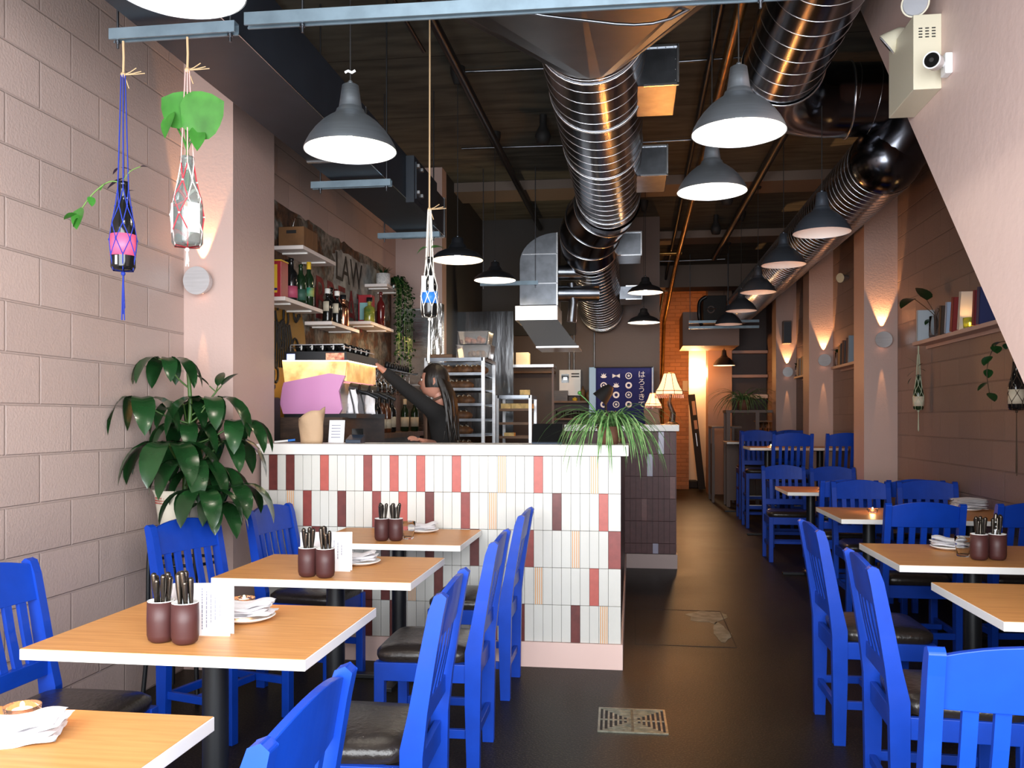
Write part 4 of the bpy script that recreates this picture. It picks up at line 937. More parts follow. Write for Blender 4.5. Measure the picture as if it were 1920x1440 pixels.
# pots on the high shelf
t = thing('potted_plant', 'small dark spiky plant in a speckled white pot on the high bar shelf', 'plant', (-2.28, 7.86, 2.595))
b = MB(); b.lathe([(.001, 0), (.062, 0), (.066, .02), (.066, .115), (.058, .115), (.055, .09), (.001, .09)], n=28); b.build('pot', M['potwhite'], t)
b = MB(); random.seed(8)
for i in range(40): a = random.uniform(0, 6.28); b.leaf((0, 0, .09), (cos(a)*.7, sin(a)*.7, 1), random.uniform(.08, .17), .008, .9)
b.build('foliage', M['green'], t)
t = thing('trailing_plant', 'trailing dark green plant cascading past the shelf beside the white pot', 'plant', (-2.27, 8.02, 2.595))
b = MB(); b.lathe([(.001, 0), (.045, 0), (.055, .08), (.05, .08), (.001, .06)], n=20); b.build('pot', M['blackm'], t)
b = MB(); random.seed(9); st = MB()
for s_ in range(16):
    a = random.uniform(-1.2, 1.2); x0 = random.uniform(.02, .12); y0 = random.uniform(-.17, .17); L = random.uniform(.45, .90)
    pts = smooth_pts([(0, 0, .07), (x0*.7+.03, y0*.6, .09), (x0+.06, y0, -.03), (x0+.06, y0*1.2, -L*.5), (x0+.07+random.uniform(-.03, .03), y0*1.3+random.uniform(-.05, .05), -L)], 5); st.tube(pts, .002, 4)
    for p in pts[4:]:
        for q in range(5): d = Vector((random.uniform(-1, 1), random.uniform(-1, 1), random.uniform(-.8, .3))); b.leaf(p+Vector((random.uniform(-.02, .02),)*3), d, random.uniform(.022, .04), .024, .5, n=3)
b.build('foliage', M['green'], t); st.build('stem', M['stem'], t)
# back counter along the kitchen wall
t = thing('back_counter', 'dark back counter along the old painted wall behind the bar', 'counter', (-2.1, 7.4, 0))
b = MB(); b.box((-.30, -2.3, 0), (.25, .97, .88)); b.build('body', M['dwood'], t); b = MB(); b.box((-.31, -2.3, .88), (.27, .97, .92)); b.build('worktop', M['greybrown'], t)
# cabinet under the espresso machine
t = thing('machine_cabinet', 'dark brown cabinet with warning stickers carrying the pink espresso machine', 'cabinet', (-2.08, 5.82, .92))
b = MB(); b.box((-.32, -.50, 0), (.27, .45, .455)); b.build('body', M['dwood'], t)
b = MB(); b.box((-.30, -.503, .30), (-.18, -.5005, .40)); b.build('sticker', M['paper'], t); b = MB(); b.box((-.30, -.5035, .385), (-.18, -.503, .40)); b.box((-.30, -.5035, .352), (-.18, -.503, .356)); b.build('sticker_stripe', mat('orange_print', (.8, .2, .03), .6), t)
# espresso machine
Y0 = 5.42
def q(px, py): return px, py
oM = (-2.08, 5.78, 1.40)
t = thing('espresso_machine', 'pink espresso machine with glowing glass side panel behind the bar', 'espresso machine', oM)
prof = [(-2.238, 5.42, 1.602), (-1.933, 5.42, 1.659), (-1.826, 5.42, 1.644), (-1.868, 5.42, 1.545), (-1.847, 5.42, 1.429), (-1.865, 5.42, 1.398), (-2.242, 5.42, 1.398), (-2.264, 5.42, 1.464), (-2.249, 5.42, 1.568)]
pp = [(p[0]-oM[0], p[2]-oM[2]) for p in prof]
for y_ in (-.36, .31): b = MB(); b.prism(pp[::-1], 1, y_, y_+.025); b.build('side_panel', M['espink'], t, bevel=.006)
b = MB(); b.box((pp[7][0]+.03, -.335, .0), (pp[4][0]-.02, .31, .20)); b.build('body', M['steel'], t)
gp = [(-2.253, 5.42, 1.741), (-1.819, 5.42, 1.737), (-1.829, 5.42, 1.641), (-1.933, 5.42, 1.655), (-2.235, 5.42, 1.602)]; gp = [(p[0]-oM[0], p[2]-oM[2]) for p in gp]
M['amberglass'] = mat('lit_amber_glass', (.9, .55, .25), .25, emit=.28, ecol=(1, .5, .15), noise=.6, scale=10)
b = MB(); b.prism(gp, 1, -.352, -.33); b.box((gp[1][0]-.02, -.33, gp[2][1]-.03), (gp[1][0]-.005, .31, gp[1][1])); b.build('glass_panel', M['amberglass'], t)
tp = [(-2.242, 5.42, 1.744), (-1.812, 5.42, 1.74), (-1.819, 5.42, 1.798), (-2.227, 5.42, 1.803)]; tp = [(p[0]-oM[0], p[2]-oM[2]) for p in tp]
b = MB(); b.prism(tp, 1, -.36, .33); b.build('top_housing', M['black'], t)
b = MB(); b.prism([(tp[0][0]-.004, tp[0][1]-.004), (tp[1][0]+.004, tp[1][1]-.004), (tp[1][0]+.004, tp[1][1]+.002), (tp[0][0]-.004, tp[0][1]+.002)], 1, -.365, .335); b.build('light_strip', mat('lit_strip', (1, .9, .75), .5, emit=1.2, ecol=(1, .78, .5)), t)
zt = tp[2][1]
b = MB(); b.box((tp[3][0]+.01, -.362, zt-.05), (tp[3][0]+.065, -.3605, zt-.012)); b.build('screen', mat('lit_lilac_screen', (.3, .4, .8), .4, emit=.6, ecol=(.45, .5, .95)), t)
b = MB(); b.box((tp[2][0]-.135, -.362, zt-.052), (tp[2][0]-.012, -.3605, zt-.008)); b.build('photo_sticker', mat('food_photo', (.8, .5, .3), .5, col2=(.5, .05, .03), scale=40), t)
b = MB()
for x in (tp[3][0]+.03, tp[2][0]-.02): b.box((x-.003, -.35, zt+.03), (x+.003, .32, zt+.036))
b.box((tp[3][0]+.03, -.352, zt+.045), (tp[2][0]-.02, -.348, zt+.05)); b.box((tp[3][0]+.03, -.352, zt+.0), (tp[3][0]+.034, -.348, zt+.05)); b.build('cup_rail', M['steel'], t)
b = MB()
for i, y in enumerate((-.22, 0, .20)):
    x = pp[4][0]+.01; b.cyl((x, y, .17), (x+.06, y, .16), .035, 16); b.tube([(x+.06, y, .15), (x+.12, y, .135), (x+.19, y, .10)], [.011, .014, .012], 10); b.tube([(x+.02, y-.08, .16), (x+.05, y-.09, .05), (x+.06, y-.09, -.02)], .005, 8)
b.build('group_heads', M['black'], t)
b = MB(); b.box((pp[7][0]+.02, -.34, -.03), (pp[4][0]+.09, .32, .0)); b.build('drip_tray', M['black'], t)
# cups stacked on the machine
cupo = thing('espresso_cup', 'black cup in the rows stacked on top of the pink espresso machine', 'cup', group='cups on the espresso machine')
b = MB(); b.lathe([(.001, 0), (.022, 0), (.033, .03), (.036, .055), (.033, .055), (.029, .02), (.001, .008)], n=16); b.build('cup', M['bglass'], cupo)
b = MB(); ring(b, (.043, 0, .03), (0, 1, 0), .014, .004, 0, 0, 12); b.build('handle', M['cupin'], cupo)
for i in range(5):
    for j in range(5):
        put(cupo, oM[0]+tp[3][0]+.07+i*.072, oM[1]-.28+j*.12, oM[2]+zt+.001, None, -60)
# white cleaning cloths hanging from the steam side
for k, (x, y) in enumerate(((-1.80, 5.50), (-1.77, 5.78))):
    b = MB(); n = 8; vs = []; fs = []
    for i in range(n+1):
        for j in range(5): u = i/n; v = j/4-.5; vs.append((v*(.05+.035*u)+.004*sin(j*3), .012*sin(v*9+i), -.16*u+.010*abs(v)))
    for i in range(n):
        for j in range(4): q_ = i*5+j; fs.append((q_, q_+1, q_+6, q_+5))
    b.add(vs, fs, 0, True); o = b.build('cleaning_cloth', M['napkin'], loc=(x, y, 1.555)); so = o.modifiers.new('s', 'SOLIDIFY'); so.thickness = .004
    tag(o, ['white cloth hanging by the steam wand, nearer of the two', 'white cloth hanging by the steam wand, farther of the two'][k], 'cloth')
# grinder left of the machine
t = thing('coffee_grinder', 'black machine squeezed between the pilaster and the pink espresso machine', 'coffee grinder', (-2.27, 5.205, 1.22)); b = MB(); b.box((-.11, -.10, -.30), (.06, .10, .28)); b.lathe([(.05, .28), (.09, .34), (.09, .36)], (-.03, 0, 0), 20); b.build('body', M['blackm'], t, bevel=.01)
# things on the bar top near the pilaster
t = thing('paper_bag', 'crumpled brown paper bag standing open on the bar top', 'paper bag', (-1.865, 4.93, 1.222)); b = MB(); n = 28; vs = []; fs = []; random.seed(2)
for i in range(9):
    z = i/8; 
    for k in range(n):
        a = 2*pi*k/n; r = .062+.012*z+.006*sin(5*a+z*6)*z; x = r*1.05*cos(a); y = r*.75*sin(a); h = .175*z+(.028*z**3*(1.2*cos(a)+.35*sin(3*a)))
        vs.append((x, y, h))
for i in range(8):
    for k in range(n): a = i*n+k; c = i*n+(k+1) % n; fs.append((a, c, c+n, a+n))
b.add(vs, fs, 0, True); b.add(vs[:n], [tuple(range(n))[::-1]], 0); o = b.build('bag', M['kraft'], t); so = o.modifiers.new('s', 'SOLIDIFY'); so.thickness = .002
t = thing('order_sheet', 'white printed sheet leaning behind the paper bag', 'paper sheet', (-1.775, 5.10, 1.222), R(4)); b = MB(); b.bar((0, 0, 0), (0, .03, .135), .095, .0015, 0, (0, 1, 0)); b.build('sheet', M['paper'], t)
b = MB()
for k in range(5): b.box((-.03, .004+.004*k-.0035, .03+.018*k), (.025, .0055+.004*k-.0025, .034+.018*k))
b.build('printed_lines', M['ink'], t)
t = thing('card_reader', 'small black card reader on the bar top behind the order sheet', 'card reader', (-1.62, 4.99, 1.222)); b = MB(); b.prism([(-.04, 0), (.05, 0), (.05, .05), (-.04, .02)], 0, -.045, .045); b.build('body', M['posblue'], t, bevel=.003); b = MB(); b.box((-.035, .046, .05), (.035, .05, .085)); b.build('screen', M['bglass'], t)
t = thing('pen', 'blue and white pen lying by the pilaster on the bar top', 'pen', (-2.03, 4.93, 1.229), R(8)); b = MB(); b.tube([(-.06, 0, .0), (.06, 0, .012)], .006, 8); b.build('barrel', M['whiteplastic'], t); b = MB(); b.tube([(.02, 0, .008), (.062, 0, .0125)], .0068, 8); b.build('grip', M['bluelabel'], t)
t = thing('payment_terminal', 'dark blue payment terminal on the bar beside the spider plant', 'till', (-.475, 4.98, 1.222)); b = MB(); b.prism([(-.07, 0), (.09, 0), (.09, .03), (.03, .105), (-.01, .105)], 0, -.085, .085); b.build('stand', M['posblue'], t, bevel=.004)
b = MB(); b.bar((0, -.068, .012), (0, -.004, .112), .17, .012, 0, (0, 1, 0)); b.build('screen', M['bglass'], t); b = MB(); ring(b, (.115, 0, .018), (.2, 1, 0), .016, .0035, 0, 0, 16); b.build('cable_loop', M['blackm'], t)
# wine bottles crowded on the ledge
t = thing('bottle_ledge', 'brown wooden ledge carrying the crowd of wine bottles', 'ledge', (-2.1, 7.45, 1.25)); b = MB(); b.box((-.30, -.65, -.045), (.08, .95, 0)); b.build('board', M['wood'], t)
b = MB(); b.box((-.28, -.62, -.33), (.04, .92, -.045)); b.build('riser', M['dwood'], t)
wl = bottle('wine_bottle', 'x', 'bottle', .30, .038, M['bglass'], M['lab_cream'], M['black'], 'wine', (.15, .45))
wr = bottle('wine_bottle', 'x', 'bottle', .30, .038, mat('amber_bottle_glass', (.16, .05, .02), .08, trans=.3), M['lab_cream'], M['black'], 'wine', (.12, .38))
wx = bottle('wine_bottle', 'x', 'bottle', .30, .038, M['dglass'], M['lab_cream'], M['lab_cream'], 'wine', (.15, .45))
random.seed(21); n = 0
for j in range(6):
    for i in range(3 if j < 4 else 2):
        tp_ = random.choice((wl, wr, wr, wl)); put(tp_, -2.31+i*.115, 6.90+j*.15+i*.04, 1.25, 'dark wine bottle in the crowd on the wooden ledge behind the bar', random.uniform(-20, 20), 'wine bottles crowded on the ledge')
for i, (x, y) in enumerate(((-2.10, 7.95), (-2.05, 8.12))): put(wx, x, y, 1.25, ['wine bottle with pale capsule at the back end of the ledge', 'wine bottle with pale capsule last on the ledge'][i])
# hanging glass rack
t = thing('glass_rack', 'black rail rack hanging stemware over the wine bottles', 'glass rack', (-2.12, 7.2, 1.76)); b = MB()
for i in range(5): b.box((-.20+i*.095, -.75, 0), (-.188+i*.095, .55, .010))
b.box((-.21, -.75, .01), (.20, -.735, .02)); b.box((-.21, .535, .01), (.20, .55, .02)); b.box((-.29, -.2, .01), (.20, -.185, .02)); b.build('rails', M['black'], t)
wgl = thing('wine_glass', 'stemmed wine glass hanging upside down in the black rack', 'wine glass', group='stemware hanging in the rack')
b = MB(); b.lathe([(.044, 0), (.044, -.003), (.004, -.010), (.0035, -.085), (.02, -.10), (.036, -.125), (.038, -.15), (.033, -.195), (.032, -.195), (.036, -.15), (.034, -.127), (.001, -.10)], n=18, cap=False); b.build('glass', M['glass'], wgl)
for i in range(4):
    for j in range(9):
        put(wgl, -2.266+i*.095, 6.52+j*.14, 1.7725, None, 0)
# coasters row of spice jars on top of the rack
tj = thing('small_jar', 'small dark jar in the row on top of the glass rack', 'jar', group='jars on the glass rack'); b = MB(); b.lathe([(.001, 0), (.022, 0), (.022, .04), (.016, .048), (.016, .058), (.001, .058)], n=12); b.build('jar', M['black'], tj)
for j in range(9): put(tj, -2.0, 7.0+j*.08, 1.78)
# steel fridge door at the end of the kitchen wall
t = thing('steel_fridge', 'tall brushed steel refrigerator at the end of the kitchen wall', 'refrigerator', (-2.13, 8.78, 0)); b = MB(); b.box((-.19, -.20, 0), (.20, 0, 2.48)); b.build('body', M['steel'], t, bevel=.005)
b = MB(); b.box((-.18, -.215, .9), (.19, -.20, 1.70)); b.box((-.18, -.215, 1.72), (.19, -.20, 2.46)); b.build('door', mat('rippled_steel', (.55, .58, .62), .18, 1, bump=.6, scale=3, stretch=(.6, 1, 3)), t)
t = thing('steel_post', 'shiny steel post wrapped in film right of the refrigerator', 'post', (-1.90, 8.45, 0)); b = MB(); b.box((-.055, -.05, 0), (.055, .05, 2.50)); b.build('post', mat('crinkled_steel', (.75, .74, .72), .2, 1, bump=1.0, scale=18, stretch=(1, 1, .3)), t)
t = thing('steel_wall_panel', 'dark glossy steel sheet standing behind the bread racks', 'steel panel', (-1.66, 9.6, 1.2)); b = MB(); b.box((-.42, -.02, 0), (.36, .02, 1.36)); b.build('sheet', mat('dark_mirror_steel', (.16, .17, .18), .14, 1, bump=.5, scale=2, stretch=(3, 1, .5)), t)
# extraction hood with quarter-round duct
t = thing('extraction_hood', 'steel extraction hood with a quarter-round duct box above', 'hood', (-.96, 8.95, 2.37)); 
L = [(-.18, .16)]+[(-.18+.385*(1-cos(a*pi/16)), .62+.30*sin(a*pi/16)) for a in range(9)]+[(.205, .16)]
L = [(-.18, .165), (-.18, .60)]+[(-.18+.385*(1-cos(a*pi/2/10)), .60+.30*sin(a*pi/2/10)) for a in range(1, 11)]+[(.205, .165)]
b = MB(); b.prism(L[::-1], 1, -.05, .40); b.build('duct_box', M['galv'], t)
b = MB()
for z in (.38, .68): b.box((-.178 if z < .6 else -.15, -.056, z), (.205, -.05, z+.008))
b.box((.195, -.056, .16), (.21, -.05, .90)); b.build('seam', M['seam'], t)
b = MB(); b.box((-.22, -.12, 0), (.215, .40, .15)); b.build('collar', M['steel'], t, bevel=.003)
b = MB(); b.prism([(-.18, -.005), (.22, -.005), (.42, -.27), (.0, -.27)], 1, -.16, .42); b.build('canopy', mat('dark_hood_steel', (.03, .028, .028), .45, .2), t)
b = MB(); b.box((.0, -.17, -.285), (.43, .42, -.268)); b.build('lip', M['steel'], t)
b = MB()
for z in (.30, .52): b.cyl((.20, .1, z), (.62, .15, z), .085, 20)
b.tube([(.34, .1, .40), (.36, .1, .2), (.34, .1, 0)], .05, 14); b.build('branch_pipe', M['galv'], t)
# lit shelf niche under the hood
t = thing('pass_shelf', 'warmly lit kitchen pass shelf between the bread racks and the hood', 'shelf', (-1.12, 9.9, 1.98)); b = MB(); b.box((-.35, -.15, -.03), (.25, .25, 0)); b.build('board', M['steel'], t)
for x in (-.33, .23):
    b = MB(); b.box((x-.012, .0, -1.98), (x+.012, .02, -.03)); b.build('leg', M['greybrown'], t)
b = MB(); b.box((-.1, -.1, .0), (.04, .1, .14)); o = b.build('cardboard_box', M['lab_cream'], loc=(-1.2, 9.9, 1.98)); tag(o, 'pale cardboard box on the lit kitchen pass shelf', 'box')
light('kitchen_lamp', 'POINT', (-1.0, 9.7, 2.28), 7, (1, .72, .40), shadow_soft_size=.05)
light('kitchen_strip', 'AREA', (-2.05, 7.6, 2.1), 1.6, (1, .6, .3), (0, R(40), 0), shape='RECTANGLE', size=.2, size_y=1.2)
# speed racks with bread
def rack(name, label, x0, x1, y0, y1, top, n, wood=False):
    t = thing(name, label, 'baking rack', ((x0+x1)/2, (y0+y1)/2, 0)); a, c = (x1-x0)/2, (y1-y0)/2
    for sx in (-1, 1):
        for sy in (-1, 1): b = MB(); b.box((sx*a-.014, sy*c-.014, .08), (sx*a+.014, sy*c+.014, top)); b.lathe([(.03, 0), (.03, .05), (.01, .08)], (sx*a, sy*c, 0), 12); b.build('upright', M['steel'], t)
    b = MB(); b.box((-a, -c-.014, top-.03), (a, -c+.014, top)); b.box((-a, c-.014, top-.03), (a, c+.014, top)); b.box((-a-.014, -c, top-.03), (-a+.014, c, top)); b.box((a-.014, -c, top-.03), (a+.014, c, top)); b.build('top_frame', M['galv'], t)
    zs = [top-.15-i*.135 for i in range(n)]
    for z in zs:
        b = MB(); b.box((-a+.016, -c, z-.004), (a-.016, c, z)); b.box((-a+.016, -c-.004, z-.004), (a-.016, -c+.004, z+.020)); b.box((-a+.016, c-.004, z-.004), (a-.016, c+.004, z+.020)); b.build('tray', M['wood'] if wood else M['galv'], t)
    return zs, (x0+x1)/2, (y0+y1)/2, a, c
zs, cx, cy, a, c = rack('baking_rack', 'tall steel rack of bread trays behind the barista', -1.80, -1.29, 7.55, 8.15, 1.905, 9)
lf = thing('bread_loaf', 'dark crusty loaf on the tall steel rack behind the barista', 'bread', group='loaves on the tall rack'); b = MB(); n = 14
b.ball((0, 0, .045), .06, 16, sx=1.0, sy=1.9, sz=.8)
for k in range(3): b.tube([(-.035, -.06+k*.05, .085), (0, -.045+k*.05, .096), (.035, -.05+k*.05, .086)], .006, 6, 1)
b.build('loaf', [M['bread'], M['lab_cream']], lf)
random.seed(31)
for i, z in enumerate(zs[:6]):
    for j in range(2 if i else 3): put(lf, cx-.12+j*.15+random.uniform(-.02, .02), cy-.12+random.uniform(-.03, .03), z+.002, None, random.uniform(60, 120))
zs2, cx2, cy2, a2, c2 = rack('baking_rack', 'shorter rack with wooden trays right of the tall bread rack', -1.31, -.985, 8.5, 8.95, 1.60, 8, True)
bx = thing('pastry_box', 'yellow pastry carton on the shorter tray rack', 'box', group='pastry cartons on the shorter rack'); b = MB(); b.box((-.05, -.08, 0), (.05, .08, .05)); b.build('carton', mat('yellow_carton', (.75, .52, .2), .7, noise=.2, scale=30), bx, bevel=.002)
for k in range(3): put(bx, cx2-.09+k*.105, cy2-.1, 1.47, None, random.uniform(-4, 4))
put(bx, cx2+.09, cy2-.08, 1.605, 'open yellow pastry carton on top of the shorter tray rack', 8)
for k in range(4): put(bx, cx2-.06+(k % 2)*.12, cy2-.08, zs2[2+k]+.002, None, random.uniform(-6, 6))
# food containers on top of the tall rack
for k, (dz, w_, l) in enumerate(((0, .155, 'clear food container of pastry at the bottom of the pair on the tall rack'), (.122, .14, 'clear food container with orange food stacked on top of the other'))):
    t = thing('food_container', l, 'container', (-1.40, 7.80, 1.908+dz)); b = MB(); b.prism([(-w_+.02, 0), (w_-.02, 0), (w_, .115), (w_-.005, .115), (w_-.024, .005), (-w_+.024, .005), (-w_+.005, .115), (-w_, .115)], 1, -.13, .13); b.box((-w_, -.13, 0), (w_, -.127, .115)); b.build('tub', mat('hazy_plastic', (.8, .75, .7), .15, trans=.95), t)
    b = MB(); b.box((-w_-.004, -.135, .1152), (w_+.004, .135, .1205)); b.build('lid', mat('hazy_lid', (.7, .7, .7), .15, trans=.9), t)
    b = MB(); random.seed(k)
    for i in range(16): b.ball((random.uniform(-.10, .10), random.uniform(-.09, .09), .035+random.uniform(0, .025)), .026, 8)
    b.build('food', mat('food_%d' % k, (.55, .16, .05) if k else (.5, .28, .12), .6, noise=.4, scale=20), t)
t = thing('tray_stack', 'brown tray lying on top of the tall bread rack', 'tray', (-1.66, 7.82, 1.908)); b = MB(); b.box((-.12, -.2, 0), (.08, .2, .035)); b.build('tray', M['wood'], t, bevel=.006)
# kitchen wall fittings
t = thing('control_box', 'white control box with black panel on the brown kitchen wall', 'control box', (-.79, 11.3, 1.67)); b = MB(); b.box((-.135, -.10, 0), (.14, 0, .33)); b.build('cabinet', M['whiteplastic'], t, bevel=.004)
b = MB(); b.box((-.105, -.104, .165), (-.01, -.10, .275)); f = b.build('panel', M['bglass'], t); b = MB(); b.box((-.08, -.106, .20), (-.035, -.104, .235)); b.build('display', mat('lit_display', (.8, .85, 1), .4, emit=1.5), f)
b = MB()
for z in (.27, .235): b.lathe([(.048, 0), (.048, .004)], (.075, -.102, z), 16, sy=.01)
b.box((.02, -.103, .27), (.12, -.10, .285)); b.box((.02, -.103, .235), (.12, -.10, .25)); b.build('vents', M['blackm'], t)
for i, (x, z0) in enumerate(((-.74, 2.0), (-.80, 2.0), (-.48, .9))):
    b = MB(); b.cyl((0, 0, 0), (0, 0, 3.5-z0 if i < 2 else 2.6), .010, 8); o = b.build('conduit', M['galv'], loc=(x, 11.28, z0)); tag(o, ['thin steel conduit rising from the white control box, right one', 'thin steel conduit rising from the white control box, left one', 'thin steel conduit running down the brown wall left of the banner'][i], 'conduit')
for i, (z, x0, x1, l) in enumerate(((1.60, -1.0, -.40, 'upper wooden wall shelf under the white control box'), (1.38, -1.0, -.40, 'lower wooden wall shelf under the white control box'), (1.98, -1.5, -.98, 'high narrow shelf left on the brown kitchen wall'))):
    b = MB(); b.box((x0, -.22, -.025), (x1, 0, 0)); o = b.build('kitchen_shelf', M['wood'], loc=(0, 11.3, z)); tag(o, l, 'shelf')
for i, (x, h, m_, l) in enumerate(((-.62, .19, 'wood', 'brown squeeze bottle on the shelf before the control box'), (-.55, .14, 'wood', 'short brown squeeze bottle beside the taller one'), (-.72, .05, 'yellow', 'small yellow jar on the shelf under the control box'))):
    b = MB(); b.lathe([(.001, 0), (.032, 0), (.032, h*.7), (.012, h*.82), (.006, h), (.001, h)], n=16); o = b.build('squeeze_bottle', M[m_], loc=(x, 11.15, 1.60)); tag(o, l, 'bottle' if i < 2 else 'jar')
for k in range(4):
    b = MB(); b.lathe([(.001, 0), (.04, 0), (.045, .09), (.042, .09), (.038, .01), (.001, .01)], n=16); o = b.build('glass_jar', M['glass'], loc=(-.92+k*.10, 11.16, 1.38)); tag(o, 'clear glass jar in the row on the lower kitchen shelf', 'jar', 'jars on the lower kitchen shelf')
b = MB(); b.box((-.09, -.09, 0), (.09, .09, .13)); o = b.build('wooden_box', M['dwood'], loc=(-.90, 11.17, 1.60)); tag(o, 'dark wooden box at the left end of the upper kitchen shelf', 'box')
# glass-door fridge with the navy banner
t = thing('drinks_fridge', 'drinks fridge with pale blue edges behind the navy banner', 'refrigerator', (-.14, 10.9, 0)); b = MB(); b.box((-.38, -.22, 0), (.40, .38, 2.0)); b.build('body', M['iceblue'], t, bevel=.006)
t = thing('navy_banner', 'navy cloth banner with white emblems and Japanese lettering', 'banner', (-.10, 10.655, 1.99))
b = MB(); n = 24; vs = []; fs = []
for i in range(n+1):
    for j in range(9): u = -.335+.67*i/n; vs.append((u, .008*sin(u*30)*(j/8)+.002, -.72*j/8))
for i in range(n):
    for j in range(8): q_ = i*9+j; fs.append((q_, q_+9, q_+10, q_+1))
b.add(vs, fs, 0, True); o = b.build('cloth', M['navy'], t); so = o.modifiers.new('s', 'SOLIDIFY'); so.thickness = .003
b = MB(); b.cyl((-.35, 0, .004), (.35, 0, .004), .006, 8); b.build('rod', M['blackm'], t)
b = MB(); W_ = M['paper']
def disc(x, z, r, r2=0): b.lathe([(max(.001, r2), 0), (r, 0)], (0, 0, 0), 20, cap=False)
def flat(poly): b.prism(poly, 1, -.0145, -.0125)
def circ(x, z, r, k=16, a=0): return [(x+r*cos(2*pi*i/k+a), z+r*sin(2*pi*i/k+a)) for i in range(k)]
def annulus(x, z, r, r2):
    A = circ(x, z, r, 18); B = circ(x, z, r2, 18)
    for i in range(18): j = (i+1) % 18; flat([A[i], A[j], B[j], B[i]])
for row in range(4):
    z = -.10-row*.115
    for col, x in enumerate((-.24, -.09, .06)):
        kk = (row*3+col); b = MB()
        if kk == 1: flat([(x-.045, z+.025), (x, z+.004), (x, z-.004), (x-.045, z-.025)]); flat([(x+.045, z+.025), (x+.045, z-.025), (x, z-.004), (x, z+.004)]); flat(circ(x, z, .010))
        elif kk == 2 or kk in (8, 10): annulus(x, z, .040, .030); flat([(x+(.022 if i % 2 == 0 else .010)*sin(i*pi/5), z+(.022 if i % 2 == 0 else .010)*cos(i*pi/5)) for i in range(10)])
        elif kk in (0, 4): flat([(x-.04, z-.01), (x-.02, z+.005), (x-.03, z+.03), (x-.008, z+.012), (x, z+.035), (x+.008, z+.012), (x+.03, z+.03), (x+.02, z+.005), (x+.04, z-.01), (x+.02, z-.025), (x-.02, z-.025)])
        elif kk == 3: annulus(x, z, .040, .026); flat(circ(x, z, .012))
        else: annulus(x, z, .040, .020)
        b.build('emblem', W_, t)
text('lettering', 'は\nろ\nう\nき\nて', .090, W_, (.215, -.015, -.27), (pi/2, 0, 0), t, .0008)
# table lamp, menu wedge, flower jar on the plum counter
def tlamp(x, y, z, s, label, stand=True):
    t = thing('table_lamp', label, 'table lamp', (x, y, z)); b = MB(); n = 8
    prof = [(.052, .335), (.060, .325), (.085, .25), (.112, .195), (.135, .165), (.137, .13)]
    vs = []; fs = []
    for r, h in prof:
        for k in range(n): a = 2*pi*k/n+.3; vs.append((r*s*cos(a), r*s*sin(a), h*s))
    for i in range(len(prof)-1):
        for k in range(n): a = i*n+k; c_ = i*n+(k+1) % n; fs.append((a, c_, c_+n, a+n))
    b.add(vs, fs, 0); sh = b.build('lamp_shade', M['shade'], t)
    b = MB()
    for k in range(n):
        a = 2*pi*k/n+.3; b.tube([(r*s*1.012*cos(a), r*s*1.012*sin(a), h*s) for r, h in prof], .0028*s, 5)
    for r, h in ((.137, .13), (.135, .165), (.052, .335)):
        P = [(r*s*1.01*cos(2*pi*k/n+.3), r*s*1.01*sin(2*pi*k/n+.3), h*s) for k in range(n+1)]; b.tube(P, .004*s, 5)
    b.build('seam_trim', M['pot'], sh)
    b = MB()
    for k in range(40): a = 2*pi*k/40; b.tube([(.135*s*cos(a), .135*s*sin(a), .13*s), (.137*s*cos(a), .137*s*sin(a), .095*s)], .003*s, 4)
    b.build('beaded_fringe', M['copper'], sh)
    if stand:
        b = MB(); b.tube(smooth_pts([(.02, 0, -.16*s), (.03, 0, -.05*s), (.0, 0, .04*s), (.01, 0, .12*s), (0, 0, .25*s)], 5), [.03*s]*6+[.022*s]*6+[.014*s]*9, 12); b.lathe([(.07*s, -.17*s), (.065*s, -.15*s), (.02*s, -.13*s)], (.02, 0, 0), 20); b.build('carved_stand', M['dwood'], t)
    b = MB(); b.ball((0, 0, .22*s), .022*s, 10); b.build('bulb', M['bulb'], t)
    light('table_lamp_light', 'POINT', (x, y, z+.42*s), 7*s, (1, .36, .08), shadow_soft_size=.02)
tlamp(.36, 8.62, 1.315+.16, 1.0, 'table lamp with glowing cream bell shade and fringe on the plum counter')
tlamp(.21, 8.85, 1.315+.10, .62, 'smaller fringed table lamp tucked behind the big cream-shaded one')
t = thing('menu_wedge', 'wooden wedge menu stand on the plum counter below the lamps', 'menu stand', (.20, 8.42, 1.315), R(-10)); b = MB(); b.prism([(-.07, 0), (.07, 0), (.07, .012), (.05, .15), (-.09, .15)], 1, -.02, .02); b.build('board', M['wood'], t)
t = thing('glass_jar', 'jar of orange garnish half hidden by the spider plant on the plum counter', 'jar', (-.19, 8.4, 1.315)); b = MB(); b.lathe([(.001, 0), (.045, 0), (.045, .10), (.035, .12), (.035, .13), (.001, .13)], n=18); b.build('jar', M['glass'], t); b = MB(); b.ball((0, 0, .06), .03, 10); b.build('garnish', mat('orange_food', (.7, .25, .03), .6), t)
t = thing('desk_lamp', 'black shade-shaped object behind the spider plant near the banner', 'lamp', (-.25, 8.45, 1.315)); b = MB(); b.cyl((0, 0, 0), (0, 0, .30), .012, 10); b.lathe([(.06, 0), (.05, .015)], n=16); b.build('stem', M['blackm'], t); b = MB(); b.tube([(-.06, 0, .24), (.02, 0, .33), (.05, 0, .37)], [.085, .06, .03], 18); b.build('shade', M['blackm'], t)  # black desk lamp form: a shade on a stem, without a bulb
